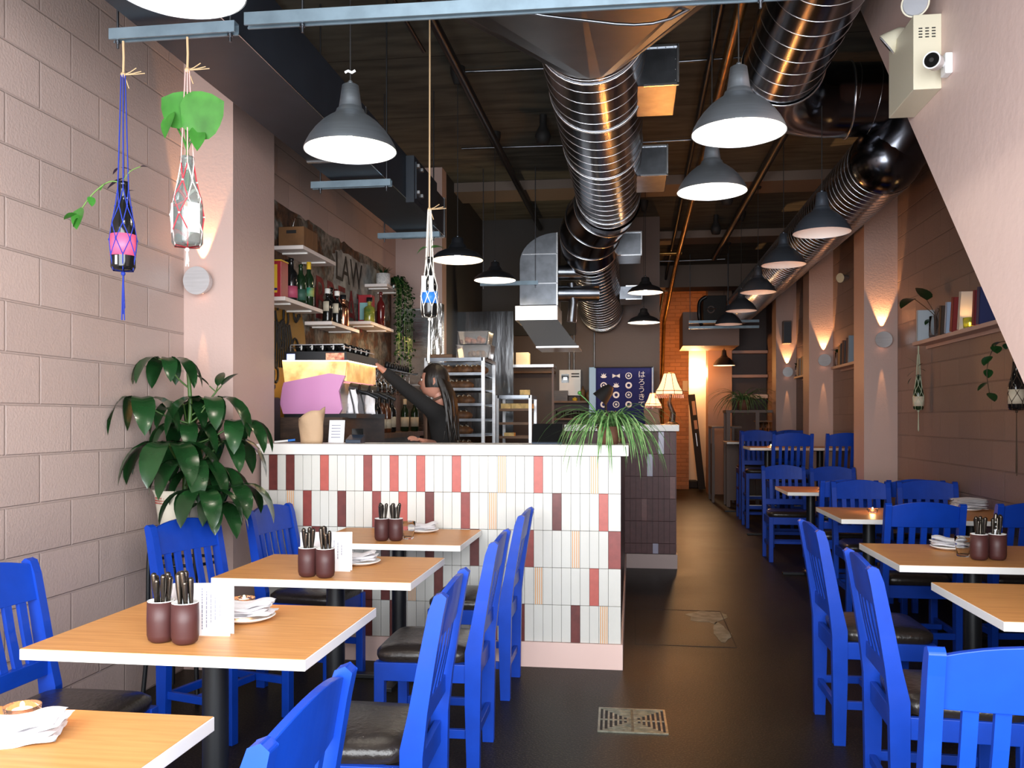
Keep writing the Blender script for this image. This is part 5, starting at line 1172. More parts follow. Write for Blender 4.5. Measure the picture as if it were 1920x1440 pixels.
# ================================================================== the barista
def skin_mesh(nodes, edges, root, sub=2):
    """connected joints with a radius each, grown with Skin + Subdivision and read back as plain mesh data"""
    names = list(nodes); me = bpy.data.meshes.new('s'); me.from_pydata([nodes[n][0] for n in names], [(names.index(a), names.index(b)) for a, b in edges], [])
    o = bpy.data.objects.new('s', me); C.objects.link(o); m = o.modifiers.new('k', 'SKIN'); m.branch_smoothing = .4
    if not me.skin_vertices: me.attributes.new
    for i, n in enumerate(names):
        r = nodes[n][1]; r = r if isinstance(r, tuple) else (r, r); v = me.skin_vertices[0].data[i]; v.radius = r; v.use_root = (n == root)
    s = o.modifiers.new('u', 'SUBSURF'); s.levels = sub; s.render_levels = sub
    dg = bpy.context.evaluated_depsgraph_get(); ev = o.evaluated_get(dg); d = ev.to_mesh()
    vs = [tuple(v.co) for v in d.vertices]; fs = [tuple(p.vertices) for p in d.polygons]; ev.to_mesh_clear(); bpy.data.objects.remove(o)
    return vs, fs
def person():
    base = Vector((-1.38, 6.52, 0)); t = thing('person', 'person with long dark hair in black reaching up behind the bar', 'person', tuple(base))
    def P(p): return tuple(Vector(p)-base)
    hd = Vector((-1.483, 6.458, 1.646)); neck = Vector((-1.436, 6.485, 1.517)); chest = Vector((-1.42, 6.487, 1.368)); pelv = Vector((-1.388, 6.492, 0.985)); pelv.z = .95
    sL = Vector((-1.454, 6.281, 1.434)); sR = Vector((-1.475, 6.661, 1.439))
    eL = Vector((-1.642, 6.184, 1.592)); wL = Vector((-1.8, 6.112, 1.74)); 
    eR = Vector((-1.439, 6.616, 1.15)); wR = Vector((-1.488, 6.205, 1.201))
    N = {'pelvis': (P(pelv), (.13, .12)), 'waist': (P(pelv.lerp(chest, .45)), (.105, .10)), 'chest': (P(chest), (.125, .12)), 'neckb': (P(neck.lerp(chest, .35)), (.07, .07)), 'neck': (P(neck), .045), 'headb': (P(hd+Vector((.015, 0, -.05))), .05),
         'sL': (P(sL), .052), 'eL': (P(eL), .038), 'wL': (P(wL), .026), 'sR': (P(sR), .052), 'eR': (P(eR), .038), 'wR': (P(wR), .026),
         'hipL': (P(pelv+Vector((0, -.09, -.06))), .085), 'kneeL': (P(pelv+Vector((-.03, -.10, -.47))), .055), 'ankL': (P((pelv.x+.02, pelv.y-.10, .09)), .038), 'toeL': (P((pelv.x-.13, pelv.y-.10, .04)), .032),
         'hipR': (P(pelv+Vector((0, .09, -.06))), .085), 'kneeR': (P(pelv+Vector((.03, .10, -.47))), .055), 'ankR': (P((pelv.x+.12, pelv.y+.10, .09)), .038), 'toeR': (P((pelv.x-.03, pelv.y+.10, .04)), .032)}
    E_ = [('pelvis', 'waist'), ('waist', 'chest'), ('chest', 'neckb'), ('neckb', 'neck'), ('neck', 'headb'), ('chest', 'sL'), ('sL', 'eL'), ('eL', 'wL'), ('chest', 'sR'), ('sR', 'eR'), ('eR', 'wR'),
          ('pelvis', 'hipL'), ('hipL', 'kneeL'), ('kneeL', 'ankL'), ('ankL', 'toeL'), ('pelvis', 'hipR'), ('hipR', 'kneeR'), ('kneeR', 'ankR'), ('ankR', 'toeR')]
    def hand(nm, w, d, up, curl):
        """palm plus five unequal bent fingers rooted in the palm"""
        d = d.normalized(); s = d.cross(up).normalized(); u = s.cross(d)
        palm = w+d*.045; N[nm+'p'] = (P(palm), (.030, .016)); E_.append((nm, nm+'p'))
        for i, (o_, L) in enumerate(((-.027, .062), (-.009, .072), (.010, .068), (.027, .052))):
            k = palm+s*o_+d*.032; N[f'{nm}f{i}a'] = (P(k), .0095); m_ = k+d*L*.5-u*L*.12*curl; N[f'{nm}f{i}b'] = (P(m_), .0085); e = m_+d*L*.42-u*L*.38*curl; N[f'{nm}f{i}c'] = (P(e), .0075)
            E_.extend([(nm+'p', f'{nm}f{i}a'), (f'{nm}f{i}a', f'{nm}f{i}b'), (f'{nm}f{i}b', f'{nm}f{i}c')])
        k = w+d*.02-s*.030; N[nm+'ta'] = (P(k), .012); e = k+d*.03-s*.022-u*.008; N[nm+'tb'] = (P(e), .010); g = e+d*.028-u*.012; N[nm+'tc'] = (P(g), .008)
        E_.extend([(nm, nm+'ta'), (nm+'ta', nm+'tb'), (nm+'tb', nm+'tc')])
    hand('wL', wL, Vector((-1.931, 6.074, 1.835))-wL, Vector((0, 0, 1)), .5)
    hand('wR', wR, Vector((-1.605, 6.088, 1.249))-wR, Vector((0, -.5, 1)), .6)
    vs, fs = skin_mesh(N, E_, 'pelvis')
    b = MB(); b.add(vs, fs, 0, True)
    # head: profile-shaped skull facing -X
    hv = []; hf = []; nu, nv = 32, 24; hc = hd-base
    for j in range(nv+1):
        ph = pi*j/nv
        for i in range(nu):
            a = 2*pi*i/nu; x = -sin(ph)*cos(a); y = sin(ph)*sin(a); z = cos(ph)          # a=0 faces -X
            X = x*.098; Y = y*.076; Z = z*.118
            front = max(0, -x)
            if z < -.05: k = min(1, (-z-.05)/.9); X += .030*k*(x > 0)*x*-1.2; Y *= 1-.30*k; X -= .010*front*k       # jaw and chin
            if front > .6:
                X += .014*math.exp(-((z-.12)/.10)**2)*math.exp(-((abs(y)-.34)/.16)**2)             # eye sockets
                X -= .026*math.exp(-((z+.10)/.10)**2)*math.exp(-(y/.13)**2)                          # nose
                X -= .010*math.exp(-((z-.02)/.12)**2)*math.exp(-(y/.10)**2)
                X -= .008*math.exp(-((z+.36)/.05)**2)*math.exp(-(y/.26)**2)+.007*math.exp(-((z+.46)/.05)**2)*math.exp(-(y/.22)**2)   # lips
                X += .006*math.exp(-((z+.41)/.02)**2)*math.exp(-(y/.26)**2)
                X -= .008*math.exp(-((z+.72)/.14)**2)*math.exp(-(y/.3)**2)                            # chin
            hv.append((hc.x+X, hc.y+Y, hc.z+Z))
    for j in range(nv):
        for i in range(nu): p = j*nu+i; q_ = j*nu+(i+1) % nu; hf.append((p, q_, q_+nu, p+nu))
    b.add(hv, hf, 0, True)
    for sy in (-1, 1):
        b.tube([(hc.x+.012, hc.y+sy*.074, hc.z+.015), (hc.x+.022, hc.y+sy*.084, hc.z+.022), (hc.x+.026, hc.y+sy*.084, hc.z-.005), (hc.x+.014, hc.y+sy*.076, hc.z-.030)], [.006, .010, .010, .006], 8)
    b.build('body', M['skin'], t)
    e = MB()
    for sy in (-1, 1): e.ball((hc.x-.082, hc.y+sy*.029, hc.z+.014), .010, 10)
    e.build('eyes', M['lampin'], t)
    e = MB()
    for sy in (-1, 1): e.ball((hc.x-.0885, hc.y+sy*.030, hc.z+.014), .0055, 8); e.tube([(hc.x-.093, hc.y+sy*.014, hc.z+.032), (hc.x-.091, hc.y+sy*.032, hc.z+.036), (hc.x-.082, hc.y+sy*.048, hc.z+.031)], .003, 6)
    e.build('pupils_and_brows', M['hair'], t)
    e = MB(); e.tube([(hc.x-.092, hc.y-.018, hc.z-.048), (hc.x-.103, hc.y, hc.z-.047), (hc.x-.092, hc.y+.018, hc.z-.048)], [.003, .006, .003], 8); e.build('lips', mat('lip_pink', (.45, .13, .11), .45), t)
    # hair cap and long fall down the back
    h = MB(); vs = []; fs = []; nu, nv = 32, 16
    for j in range(nv+1):
        ph = pi*.62*j/nv
        for i in range(nu):
            a = 2*pi*i/nu; x = -sin(ph)*cos(a); y = sin(ph)*sin(a); z = cos(ph); s_ = 1.10+.02*sin(a*9)
            if x < -.62 and z < .55: s_ = .93
            vs.append((hc.x+.010+x*.102*s_, hc.y+y*.080*s_, hc.z+.006+z*.122*s_))
    for j in range(nv):
        for i in range(nu): p = j*nu+i; q_ = j*nu+(i+1) % nu; fs.append((p, q_, q_+nu, p+nu))
    h.add(vs, fs, 0, True)
    random.seed(5)
    for k in range(46):
        a = -1.25+2.5*k/45; y = sin(a)*.082; x = .03+cos(a)*.078; L = random.uniform(.36, .46)
        pts = smooth_pts([(hc.x+x*.8, hc.y+y*.9, hc.z+.03), (hc.x+x+.03, hc.y+y*1.08, hc.z-.07), (hc.x+x+.055+random.uniform(-.01, .01), hc.y+y*1.25, hc.z-.20), (hc.x+x+.06+random.uniform(-.02, .03), hc.y+y*1.3+random.uniform(-.01, .01), hc.z-L)], 5)
        h.tube(pts, [.016]*8+[.014]*(len(pts)-11)+[.010, .006, .003], 6)
    h.build('hair', M['hair'], t)
    # clothes
    keep = ['pelvis', 'waist', 'chest', 'neckb', 'sL', 'eL', 'sR', 'eR']; Q = {n: (N[n][0], tuple(r+.014 for r in (N[n][1] if isinstance(N[n][1], tuple) else (N[n][1],)*2))) for n in keep}
    Q['cL'] = (P(eL.lerp(wL, .85)), .040); Q['cR'] = (P(eR.lerp(wR, .60)), .042); Q['hem'] = (P(pelv+Vector((0, 0, -.07))), (.15, .135))
    vs, fs = skin_mesh(Q, [('hem', 'pelvis'), ('pelvis', 'waist'), ('waist', 'chest'), ('chest', 'neckb'), ('chest', 'sL'), ('sL', 'eL'), ('eL', 'cL'), ('chest', 'sR'), ('sR', 'eR'), ('eR', 'cR')], 'pelvis')
    c_ = MB(); c_.add(vs, fs, 0, True); c_.build('sweater', M['cloth'], t)
    keep = ['pelvis', 'hipL', 'kneeL', 'ankL', 'hipR', 'kneeR', 'ankR']; Q = {n: (N[n][0], tuple(r+.012 for r in (N[n][1] if isinstance(N[n][1], tuple) else (N[n][1],)*2))) for n in keep}
    vs, fs = skin_mesh(Q, [('pelvis', 'hipL'), ('hipL', 'kneeL'), ('kneeL', 'ankL'), ('pelvis', 'hipR'), ('hipR', 'kneeR'), ('kneeR', 'ankR')], 'pelvis')
    c_ = MB(); c_.add(vs, fs, 0, True); c_.build('trousers', M['cloth'], t)
    for k, s_ in (('L', -.10), ('R', .10)):
        c_ = MB(); x0 = pelv.x+(.02 if k == 'L' else .12); c_.tube([P((x0+.05, pelv.y+s_, .04)), P((x0, pelv.y+s_, .05)), P((x0-.10, pelv.y+s_, .042)), P((x0-.20, pelv.y+s_, .033))], [.035, .050, .044, .030], 12); c_.build('shoe', M['blackm'], t)
    # apron front with neck strap
    a_ = MB(); n = 10; vs = []; fs = []; ch = chest-base; pv = pelv-base
    for i in range(n+1):
        u = i/n; z = ch.z+.04-(ch.z+.04-.62)*u; xx = (ch.x+(pv.x-ch.x)*min(1, u*1.6))-.150-.012*u; w_ = .09+.10*min(1, u*1.8)
        for j in range(7): v = -1+j/3; vs.append((xx+.05*v*v, ch.y+v*w_, z))
    for i in range(n):
        for j in range(6): q_ = i*7+j; fs.append((q_, q_+1, q_+8, q_+7))
    a_.add(vs, fs, 0, True)
    for sy in (-1, 1): a_.tube([(ch.x-.11, ch.y+sy*.085, ch.z+.035), (ch.x-.05, ch.y+sy*.085, ch.z+.14), (ch.x+.06, ch.y+sy*.05, ch.z+.19)], .010, 6)
    o = a_.build('apron', M['apron'], t); so = o.modifiers.new('s', 'SOLIDIFY'); so.thickness = .004
person()
# ================================================================== plants and hanging bottles
def brad(z, h, r):
    u = z/h
    return r if u < .46 else r*(1-(u-.46)/.34*.6) if u < .80 else r*.40
def hanger(name, label, pos, h, r, top, glass, cord, lab=None, knot_z=None, tail=.18, twist=0, cat='hanging planter', laby=(.12, .42), cord2=None, rope=True, n=6, long_=.30):
    """bottle in a knotted net; pos = bottle base centre, top = height of its hanging point"""
    t = thing(name, label, cat, pos, twist)
    b = MB(); prof = [(.001, .012), (r*.85, 0), (r, .012), (r, h*.46), (r*.92, h*.55), (r*.64, h*.68), (r*.44, h*.80), (r*.40, h*.95), (r*.46, h*.955), (r*.46, h), (r*.36, h), (r*.34, h*.9)]
    b.lathe(prof, n=28, cap=False); b.build('bottle', glass, t)
    if lab:
        b = MB(); b.lathe([(r+.0006, h*laby[0]), (r+.0013, h*laby[0]), (r+.0013, h*laby[1]), (r+.0006, h*laby[1])], n=28, cap=False, a0=-pi/2-1.9, a1=-pi/2+1.9); b.build('label_paper', lab, t)
    kz = h+long_ if knot_z is None else knot_z
    levels = [(0.0, -.004), (r*.9, .0), (None, h*.16), (None, h*.34), (None, h*.52), (None, h*.72), (None, h*.92)]
    nets = [MB(), MB()]
    for k in range(n):
        for sg in (-1, 1):
            pts = []
            for i, (rr, z) in enumerate(levels):
                a = 2*pi*k/n+(0 if i < 2 else sg*pi/n*(1 if i % 2 else 0)); q = rr if rr is not None else brad(z, h, r)+.0035
                pts.append((q*cos(a), q*sin(a), z))
            pts.append((.008*cos(2*pi*k/n), .008*sin(2*pi*k/n), kz)); 
            nets[(k+(sg > 0)) % 2].tube(pts, .0022, 6)
    for i in (3, 5):
        for k in range(n):
            for sg in (1,): a = 2*pi*k/n+pi/n; z = levels[i][1]; q = brad(z, h, r)+.004; nets[0].ball((q*cos(a), q*sin(a), z), .0045, 6)
    nn = nets[0].build('net', cord, t); nets[1].build('net', cord2 or cord, t)
    b = MB(); random.seed(len(name)+int(h*100))
    for k in range(7): a = random.uniform(0, 6.28); d = random.uniform(.002, .010); b.tube([(0, 0, -.004), (d*.5*cos(a), d*.5*sin(a), -tail*.4), (d*cos(a), d*sin(a), -tail*random.uniform(.75, 1))], .0024, 5)
    b.ball((0, 0, -.012), .009, 8); b.build('tassel', cord, t)
    if rope:
        b = MB(); b.tube([(0, 0, kz-.01), (.002, 0, kz+(top-kz)*.5), (0, 0, top)], .0045, 8); b.ball((0, 0, kz), .011, 8)
        for dx, dz in ((.07, .012), (.085, .004), (.05, .026), (.02, -.05)): b.tube([(0, 0, kz), (dx*.5, .004, kz+dz*.4), (dx, .006, kz+dz)], .0022, 5)
        b.build('jute_rope', M['jute'], t)
    return t
def heart(t): return math.sin(pi*min(1, t*1.0))**.55*(1-.55*t)*1.35
h1 = (-1.908, 3.08, 1.925); h1t = 2.795-h1[2]
t = hanger('hanging_bottle', 'dark wine bottle with pink label in a long blue knotted net', (h1[0], 3.08, h1[2]), .335, .045, h1t-.002, M['bglass'], M['navycord'], M['pinklabel'], knot_z=.74, tail=.19, laby=(.16, .40))
b = MB(); b.box((-.004, -.047, .016), (.004, -.0455, .05)); b.build('white_mark', M['whiteplastic'], t)
b = MB(); s1 = smooth_pts([(0, 0, .33), (-.05, -.01, .335), (-.11, -.02, .29), (-.16, -.02, .23)], 5); b.tube(s1, .003, 6); s2 = smooth_pts([(0, 0, .34), (.03, 0, .375), (.07, 0, .39)], 4); b.tube(s2, .002, 6); b.build('stem', M['stem'], t)
b = MB()
for p, d, L, W in (((-.16, -.02, .24), (-.1, -.2, -1), .09, .085), ((-.175, -.02, .215), (-1, -.2, -.25), .055, .05), ((-.07, -.01, .33), (-.2, -.3, -.6), .035, .035), ((-.12, -.02, .28), (.35, -.3, -1), .045, .03), ((-.17, -.02, .20), (-.5, -.3, -1), .045, .04)): b.leaf(p, d, L, W, .5, shape=heart)
b.build('green_leaves', M['green2'], t)
b = MB()
for p, d, L, W in (((.07, 0, .39), (1, 0, .1), .04, .018), ((0, 0, .35), (-1, 0, -.35), .08, .02), ((-.01, 0, .39), (1, .2, -.1), .06, .02), ((-.02, 0, .39), (-.6, 0, -.5), .035, .015), ((.02, 0, .30), (1, 0, .2), .03, .01)): b.leaf(p, d, L, W, .6)
b.build('dark_leaves', mat('purple_black_leaf', (.03, .015, .035), .5), t)
h2 = (-1.65, 3.08, 2.009)
t = hanger('hanging_bottle', 'clear white-labelled bottle in a red and cream net with big green leaves', (h2[0], 3.08, h2[2]), .335, .056, 2.793-h2[2], mat('smoky_glass', (.55, .62, .6), .05, trans=.85), M['whitecord'], None, knot_z=.66, tail=.075, cord2=M['redcord'], laby=(.14, .46))
b = MB()
for p in ((-.07, 0, .50), (.02, -.01, .47), (-.02, .01, .52), (.035, .01, .42)): b.tube(smooth_pts([(0, 0, .2), (0, 0, .36), p], 4), .004, 6)
b.build('stem', M['green2'], t)
b = MB(); b.leaf((-.01, -.02, .44), (.85, -.15, .5), .20, .17, .35, shape=heart, fold=.15, side=(-.4, -.25, .85)); b.leaf((.03, .0, .47), (-.75, -.12, .62), .15, .15, .25, shape=heart, fold=.1, side=(.5, .2, .8)); b.leaf((-.04, -.02, .50), (-.15, -.35, -1), .12, .07, .1, fold=.4); b.leaf((.04, 0, .45), (.15, -.3, -1), .11, .06, .1, fold=.4)
b.build('foliage', M['green2'], t)
for a in (-pi/2-.95, -pi/2+.95):
    b = MB(); b.lathe([(.0566, .045), (.0575, .045), (.0575, .155), (.0566, .155)], n=10, cap=False, a0=a-.42, a1=a+.42); b.build('label_paper', M['paper'], t)
h3 = (-1.009, 4.3, 1.877)
t = hanger('hanging_bottle', 'dark blue-labelled bottle in a white net on a long rope before the bar', (h3[0], 4.3, h3[2]), .30, .040, ZC-h3[2], M['bglass'], M['whitecord'], M['bluelabel'], knot_z=.54, tail=.24, laby=(.22, .42))
b = MB(); b.box((-.03, -.0425, .12), (-.008, -.041, .20)); b.box((.008, -.0425, .12), (.03, -.041, .20)); b.build('white_label', M['paper'], t)
b = MB(); b.leaf((.01, 0, .345), (1, -.2, .25), .075, .055, .8, shape=heart); b.leaf((-.01, 0, .35), (-.8, -.2, -.2), .07, .055, 1.2, shape=heart); b.leaf((.0, 0, .37), (.4, .2, .6), .05, .03, .8); b.build('foliage', M['green2'], t)
hr = (2.36, 7.667, 1.444)
t = hanger('hanging_bottle', 'green bottle in a pale net hung from the end of the book shelf', hr, .29, .040, .56, M['dglass'], M['greencord'], M['lab_cream'], knot_z=.46, tail=.19, laby=(.1, .38), rope=False, n=5)
b = MB(); b.tube([(0, 0, .46), (0, 0, .60)], .006, 6); b.build('loop', M['greencord'], t); b = MB()
for p, d, L, W in (((0, 0, .36), (.2, -1, .5), .10, .015), ((0, 0, .36), (-.6, .2, .8), .13, .03), ((-.02, 0, .33), (-1, 0, -.5), .09, .03), ((-.05, 0, .27), (-.8, 0, -1), .07, .03), ((0, 0, .34), (.6, -.6, -.1), .07, .03)): b.leaf(p, d, L, W, .7)
b.build('foliage', M['green'], t)
hr = (2.3, 5.646, 1.421)
t = hanger('hanging_bottle', 'bottle with pale label in a dark net by the stair edge, trailing ivy', hr, .29, .045, .56, M['bglass'], mat('brown_cord', (.06, .035, .02), .9), M['lab_cream'], knot_z=.46, tail=.42, laby=(.12, .42), n=5)
b = MB(); st = MB(); pts = smooth_pts([(0, 0, .28), (-.05, -.03, .40), (-.16, -.1, .38), (-.22, -.14, .24), (-.20, -.12, .10)], 6); st.tube(pts, .0025, 5); st.build('stem', M['dstem'], t)
random.seed(4)
for p in pts[6::3]: b.leaf(p, (random.uniform(-1, .3), random.uniform(-.6, .2), random.uniform(-1, -.2)), random.uniform(.05, .085), .065, .4, shape=heart)
b.build('foliage', M['green'], t)
# ------------------------------------------------------------------ the big schefflera on its stool
sx, sy = -2.20, 4.08
t = thing('stool', 'round stool with black bent-tube legs and wooden seat under the big plant', 'stool', (sx, sy, 0))
b = MB(); b.lathe([(.001, 0), (.155, 0), (.165, .012), (.155, .026), (.001, .026)], (0, 0, .765), 36); b.build('seat', M['wood'], t)
for k in range(4):
    a = pi/4+k*pi/2; b = MB(); b.tube(smooth_pts([(.02*cos(a), .02*sin(a), .75), (.13*cos(a), .13*sin(a), .755), (.168*cos(a), .168*sin(a), .70), (.175*cos(a), .175*sin(a), .3), (.20*cos(a), .20*sin(a), .0)], 6), .011, 10); b.build('leg', M['black'], t)
b = MB(); ring(b, (0, 0, .66), (0, 0, 1), .165, .008, 0, 0, 36); ring(b, (0, 0, .22), (0, 0, 1), .175, .008, 0, 0, 36); b.build('ring_brace', M['black'], t)
t = thing('potted_umbrella_plant', 'big umbrella plant with glossy drooping leaves in a cream pot on the stool', 'plant', (sx, sy, .791))
b = MB(); n = 40; vs = []; fs = []
P_ = [(.001, 0), (.105, 0), (.115, .02), (.135, .20), (.145, .225), (.13, .225), (.12, .19), (.001, .19)]
for r, z in P_:
    for k in range(n): a = 2*pi*k/n; q_ = r*(1+(.035*cos(10*a) if z > .19 and r > .12 else 0)); vs.append((q_*cos(a), q_*sin(a), z))
for i in range(len(P_)-1):
    for k in range(n): a = i*n+k; c = i*n+(k+1) % n; fs.append((a, c, c+n, a+n))
b.add(vs, fs, 0, True); pt = b.build('pot', mat('cream_pot', (.72, .66, .54), .4), t)
b = MB()
for i in range(3):
    for k in range(6): a = -pi/2-.9+k*.11; z = .185-i*.012; b.tube([(.136*cos(a), .136*sin(a), z), (.136*cos(a+.05), .136*sin(a+.05), z+.006), (.136*cos(a+.09), .136*sin(a+.09), z)], .0018, 4)
b.build('red_writing', M['coral'], pt)
o0 = Vector((sx, sy, .791)); fol = MB(); st = MB()
def umb(px, py, Y, L, n, tilt=0, W=.36, lean=(0, 0), base=None, seed=1, full=True):
    pass
random.seed(14)
CL = [((-2.254, 4, 1.644), .185, 7, 0), ((-2.361, 3.95, 1.45), .24, 6, 0), ((-2.081, 4.1, 1.453), .24, 7, 0), ((-1.971, 4.15, 1.339), .25, 6, 0), ((-2.179, 3.9, 1.231), .27, 7, 0), ((-1.984, 3.85, 1.014), .22, 7, 0), ((-1.951, 4.05, 1.026), .23, 7, 0), ((-2.07, 4.15, 1.499), .11, 3, 1), ((-2.2, 4.1, 1.325), .20, 7, 0), ((-2.092, 3.95, 1.148), .24, 8, 0), ((-2.241, 4.15, 1.433), .18, 5, 0), ((-2.087, 4.1, 1.1), .22, 7, 0), ((-2.009, 4, 0.939), .20, 7, 0), ((-2.066, 4.2, 1.244), .24, 6, 0), ((-2.342, 4.1, 1.232), .22, 5, 0)]
trunk = [Vector((-.0, 0, .18)), Vector((.01, 0, .40)), Vector((.03, .0, .62)), Vector((.02, .0, .80))]
tr = smooth_pts(trunk, 6); st.tube(tr, [.014]*10+[.010]*(len(tr)-10), 8)
for ci, (c, L, n_, up) in enumerate(CL):
    c = Vector(c)-o0; b0 = min(tr, key=lambda p: abs(p.z-(c.z-.12))); st.tube(smooth_pts([b0, b0.lerp(c, .5)+Vector((0, 0, -.015)), c], 4), .0045, 6)
    a0 = random.uniform(0, 6.28)
    for k in range(n_):
        a = a0+2*pi*k/n_+random.uniform(-.2, .2); d = Vector((cos(a), sin(a)*.8, .15 if not up else .9)); p1 = c+Vector((cos(a)*.035, sin(a)*.03, .012 if not up else .03)); st.tube([c, p1], .003, 5)
        p1.x = max(p1.x, -.17); Lk = L*random.uniform(1.0, 1.3)
        fol.leaf(p1, d, Lk, Lk*.37, 3.0 if not up else .6, n=8, fold=.22, shape=lambda u: math.sin(pi*u**.85)**.75 if 0 < u < 1 else 0)
fol.v = [(max(v[0], -2.405-sx), min(v[1], 4.47-sy) if v[0]+sx < -2.13 else v[1], v[2]) for v in fol.v]
fol.build('foliage', M['green'], t); st.build('stem', mat('dark_green_stem', (.05, .11, .02), .5), t)
# ------------------------------------------------------------------ spider plants
def spider(name, label, pos, R_, n, seed, dr=2.3, pot=True, s=1.0, up=1.0):
    random.seed(seed); t = thing(name, label, 'plant', pos)
    b = MB(); b.lathe([(.001, 0), (.05*s, 0), (.068*s, .10*s), (.060*s, .10*s), (.055*s, .085*s), (.001, .085*s)], n=24); b.build('pot', M['pot'], t)
    b = MB()
    for i in range(n):
        a = random.uniform(0, 6.28); e = random.uniform(.35, 1.6)*up; L = R_*random.uniform(.6, 1.15); b.leaf((random.uniform(-.03, .03)*s, random.uniform(-.03, .03)*s, .09*s), (cos(a), sin(a), e), L, random.uniform(.010, .016)*s, dr*random.uniform(.8, 1.25), n=10, fold=.5, shape=lambda u: (1-u)**.6*min(1, .5+u*3))
    b.build('foliage', M['green3'], t); return t
t = spider('spider_plant', 'spider plant with long striped leaves spilling over the corner of the tiled bar', (-.13, 4.97, 1.222), .46, 170, 6, 3.0)
b = MB(); b.tube(smooth_pts([(-.02, 0, .1), (-.10, 0, .22), (-.165, 0, .285)], 5), [.005]*6+[.004]*4+[.003], 6); b.ball((-.165, 0, .29), .012, 8); b.build('flower_stalk', M['green2'], t)
spider('spider_plant', 'dark spider plant on top of the wooden divider at the back', (1.72, 14.0, 1.51), .62, 80, 9, 2.4, s=1.6)
# ------------------------------------------------------------------ book shelves across the aisle
def wshelf(y0, y1, z, depth, label):
    t = thing('book_shelf', label, 'shelf', (XR, (y0+y1)/2, z), 0, 'narrow book shelves on the right wall'); a = (y1-y0)/2
    b = MB(); b.box((-depth, -a, -.03), (0, a, 0)); b.build('board', M['pink'], t, bevel=.002); b = MB(); b.box((-.02, -a, -.055), (0, a, -.03)); b.build('batten', M['pink'], t)
zS = 2.005
wshelf(5.9, 7.70, zS, .13, 'long narrow shelf with books and a leafy jar near the stair')
wshelf(9.6, 10.72, 1.98, .13, 'narrow shelf with books in the first recess past the pilaster')
wshelf(12.1, 13.1, 1.98, .13, 'narrow shelf with books in the second recess')
def book(x, y, z, th, h, w, m, label, lean=0, grp=None):
    t = thing('book', label, 'book', (x, y, z), 0, grp); T = Matrix.Rotation(R(lean), 4, 'X')
    b = MB(); b.T = T; b.box((-w/2, -th/2, 0), (w/2, -th/2+.003, h)); b.box((-w/2, th/2-.003, 0), (w/2, th/2, h)); b.box((-w/2, -th/2, 0), (-w/2+.003, th/2, h)); b.build('cover', m, t)
    b = MB(); b.T = T; b.box((-w/2+.003, -th/2+.003, .004), (w/2-.005, th/2-.003, h-.004)); b.build('pages', M['paper'], t)
B = lambda n, c: mat('book_cover_'+n, c, .55)
for y, th, h, c, l, ln in ((7.55, .03, .25, (.45, .52, .58), 'pale blue book standing behind the leafy jar', 2), (7.02, .045, .22, (.05, .03, .02), 'dark brown book beside the leafy jar', 8), (6.90, .035, .23, (.35, .45, .60), 'light blue book leaning next to the dark brown one', 8),
                           (6.78, .05, .25, (.22, .02, .02), 'dark red book with oval ornament near the yellow candle', 10), (6.64, .035, .27, (.62, .58, .52), 'pale cream book leaning behind the yellow candle', 10), (6.28, .05, .25, (.02, .03, .12), 'dark blue book cut off by the stair edge', 6), (6.36, .04, .24, (.20, .02, .03), 'deep red book just before the stair edge', 6)):
    book(2.375, y, zS, th, h, .13, B(l[:9], c), l, ln)
for k, (y0, z) in enumerate(((9.75, 1.98), (12.25, 1.98))):
    random.seed(40+k)
    for i in range(6): book(2.375, y0+.12+i*.09, z, random.uniform(.03, .05), random.uniform(.22, .30), .12, B('r%d%d' % (k, i), random.choice(((.2, .3, .4), (.1, .04, .03), (.45, .4, .33), (.02, .03, .05), (.35, .18, .06)))), ['book in the row on the shelf in the first recess past the pilaster', 'book in the row on the shelf in the second recess'][k], 5, ['books in the first recess', 'books in the second recess'][k])
    p = MB(); p.lathe([(.001, 0), (.04, 0), (.04, .16), (.035, .16), (.03, .02), (.001, .02)], n=16); o = thing('leafy_jar', ['small jar with dark leaves at the far end of the first recess shelf', 'small jar with dark leaves at the far end of the second recess shelf'][k], 'vase', (2.37, y0+.80, z)); p.build('jar', M['glass'], o)
    p = MB()
    for i in range(14): a = random.uniform(0, 6.28); p.leaf((0, 0, .14), (cos(a), sin(a), 1.2), .12, .05, 1.2)
    p.build('foliage', M['green'], o)
t = thing('leafy_jar', 'glass jar with two big dark leaves on the shelf near the stair', 'vase', (2.375, 7.28, zS))
b = MB(); b.lathe([(.001, 0), (.05, 0), (.055, .02), (.052, .17), (.048, .17), (.048, .02), (.001, .012)], n=24); b.build('jar', M['glass'], t)
b = MB(); lv = MB()
for p, d, L, W in (((-.10, .22, .34), (-.3, .9, .05), .19, .11), ((-.06, .03, .30), (-.2, .45, .9), .17, .14), ((0, -.08, .22), (0, -1, -.1), .10, .06), ((.0, .12, .16), (-.3, 1, -.1), .09, .05)):
    b.tube(smooth_pts([(0, 0, .03), (0, 0, .16), p], 4), .003, 5); lv.leaf(p, d, L, W, 1.0, shape=heart)
b.build('stem', M['dstem'], t); lv.build('foliage', M['green'], t)
t = thing('yellow_candle', 'candle burning in a yellow-green glass on the shelf near the stair', 'candle', (2.35, 6.52, zS)); b = MB(); b.lathe([(.001, 0), (.042, 0), (.046, .07), (.042, .07), (.038, .01), (.001, .008)], n=20); b.build('glass_holder', mat('yellow_green_glass', (.55, .6, .1), .1, trans=.6), t); b = MB(); b.ball((0, 0, .022), .008, 8, sz=1.5); b.build('flame', M['flame'], t)
light('candle_light', 'POINT', (2.35, 6.52, zS+.05), .25, WARM, shadow_soft_size=.01)
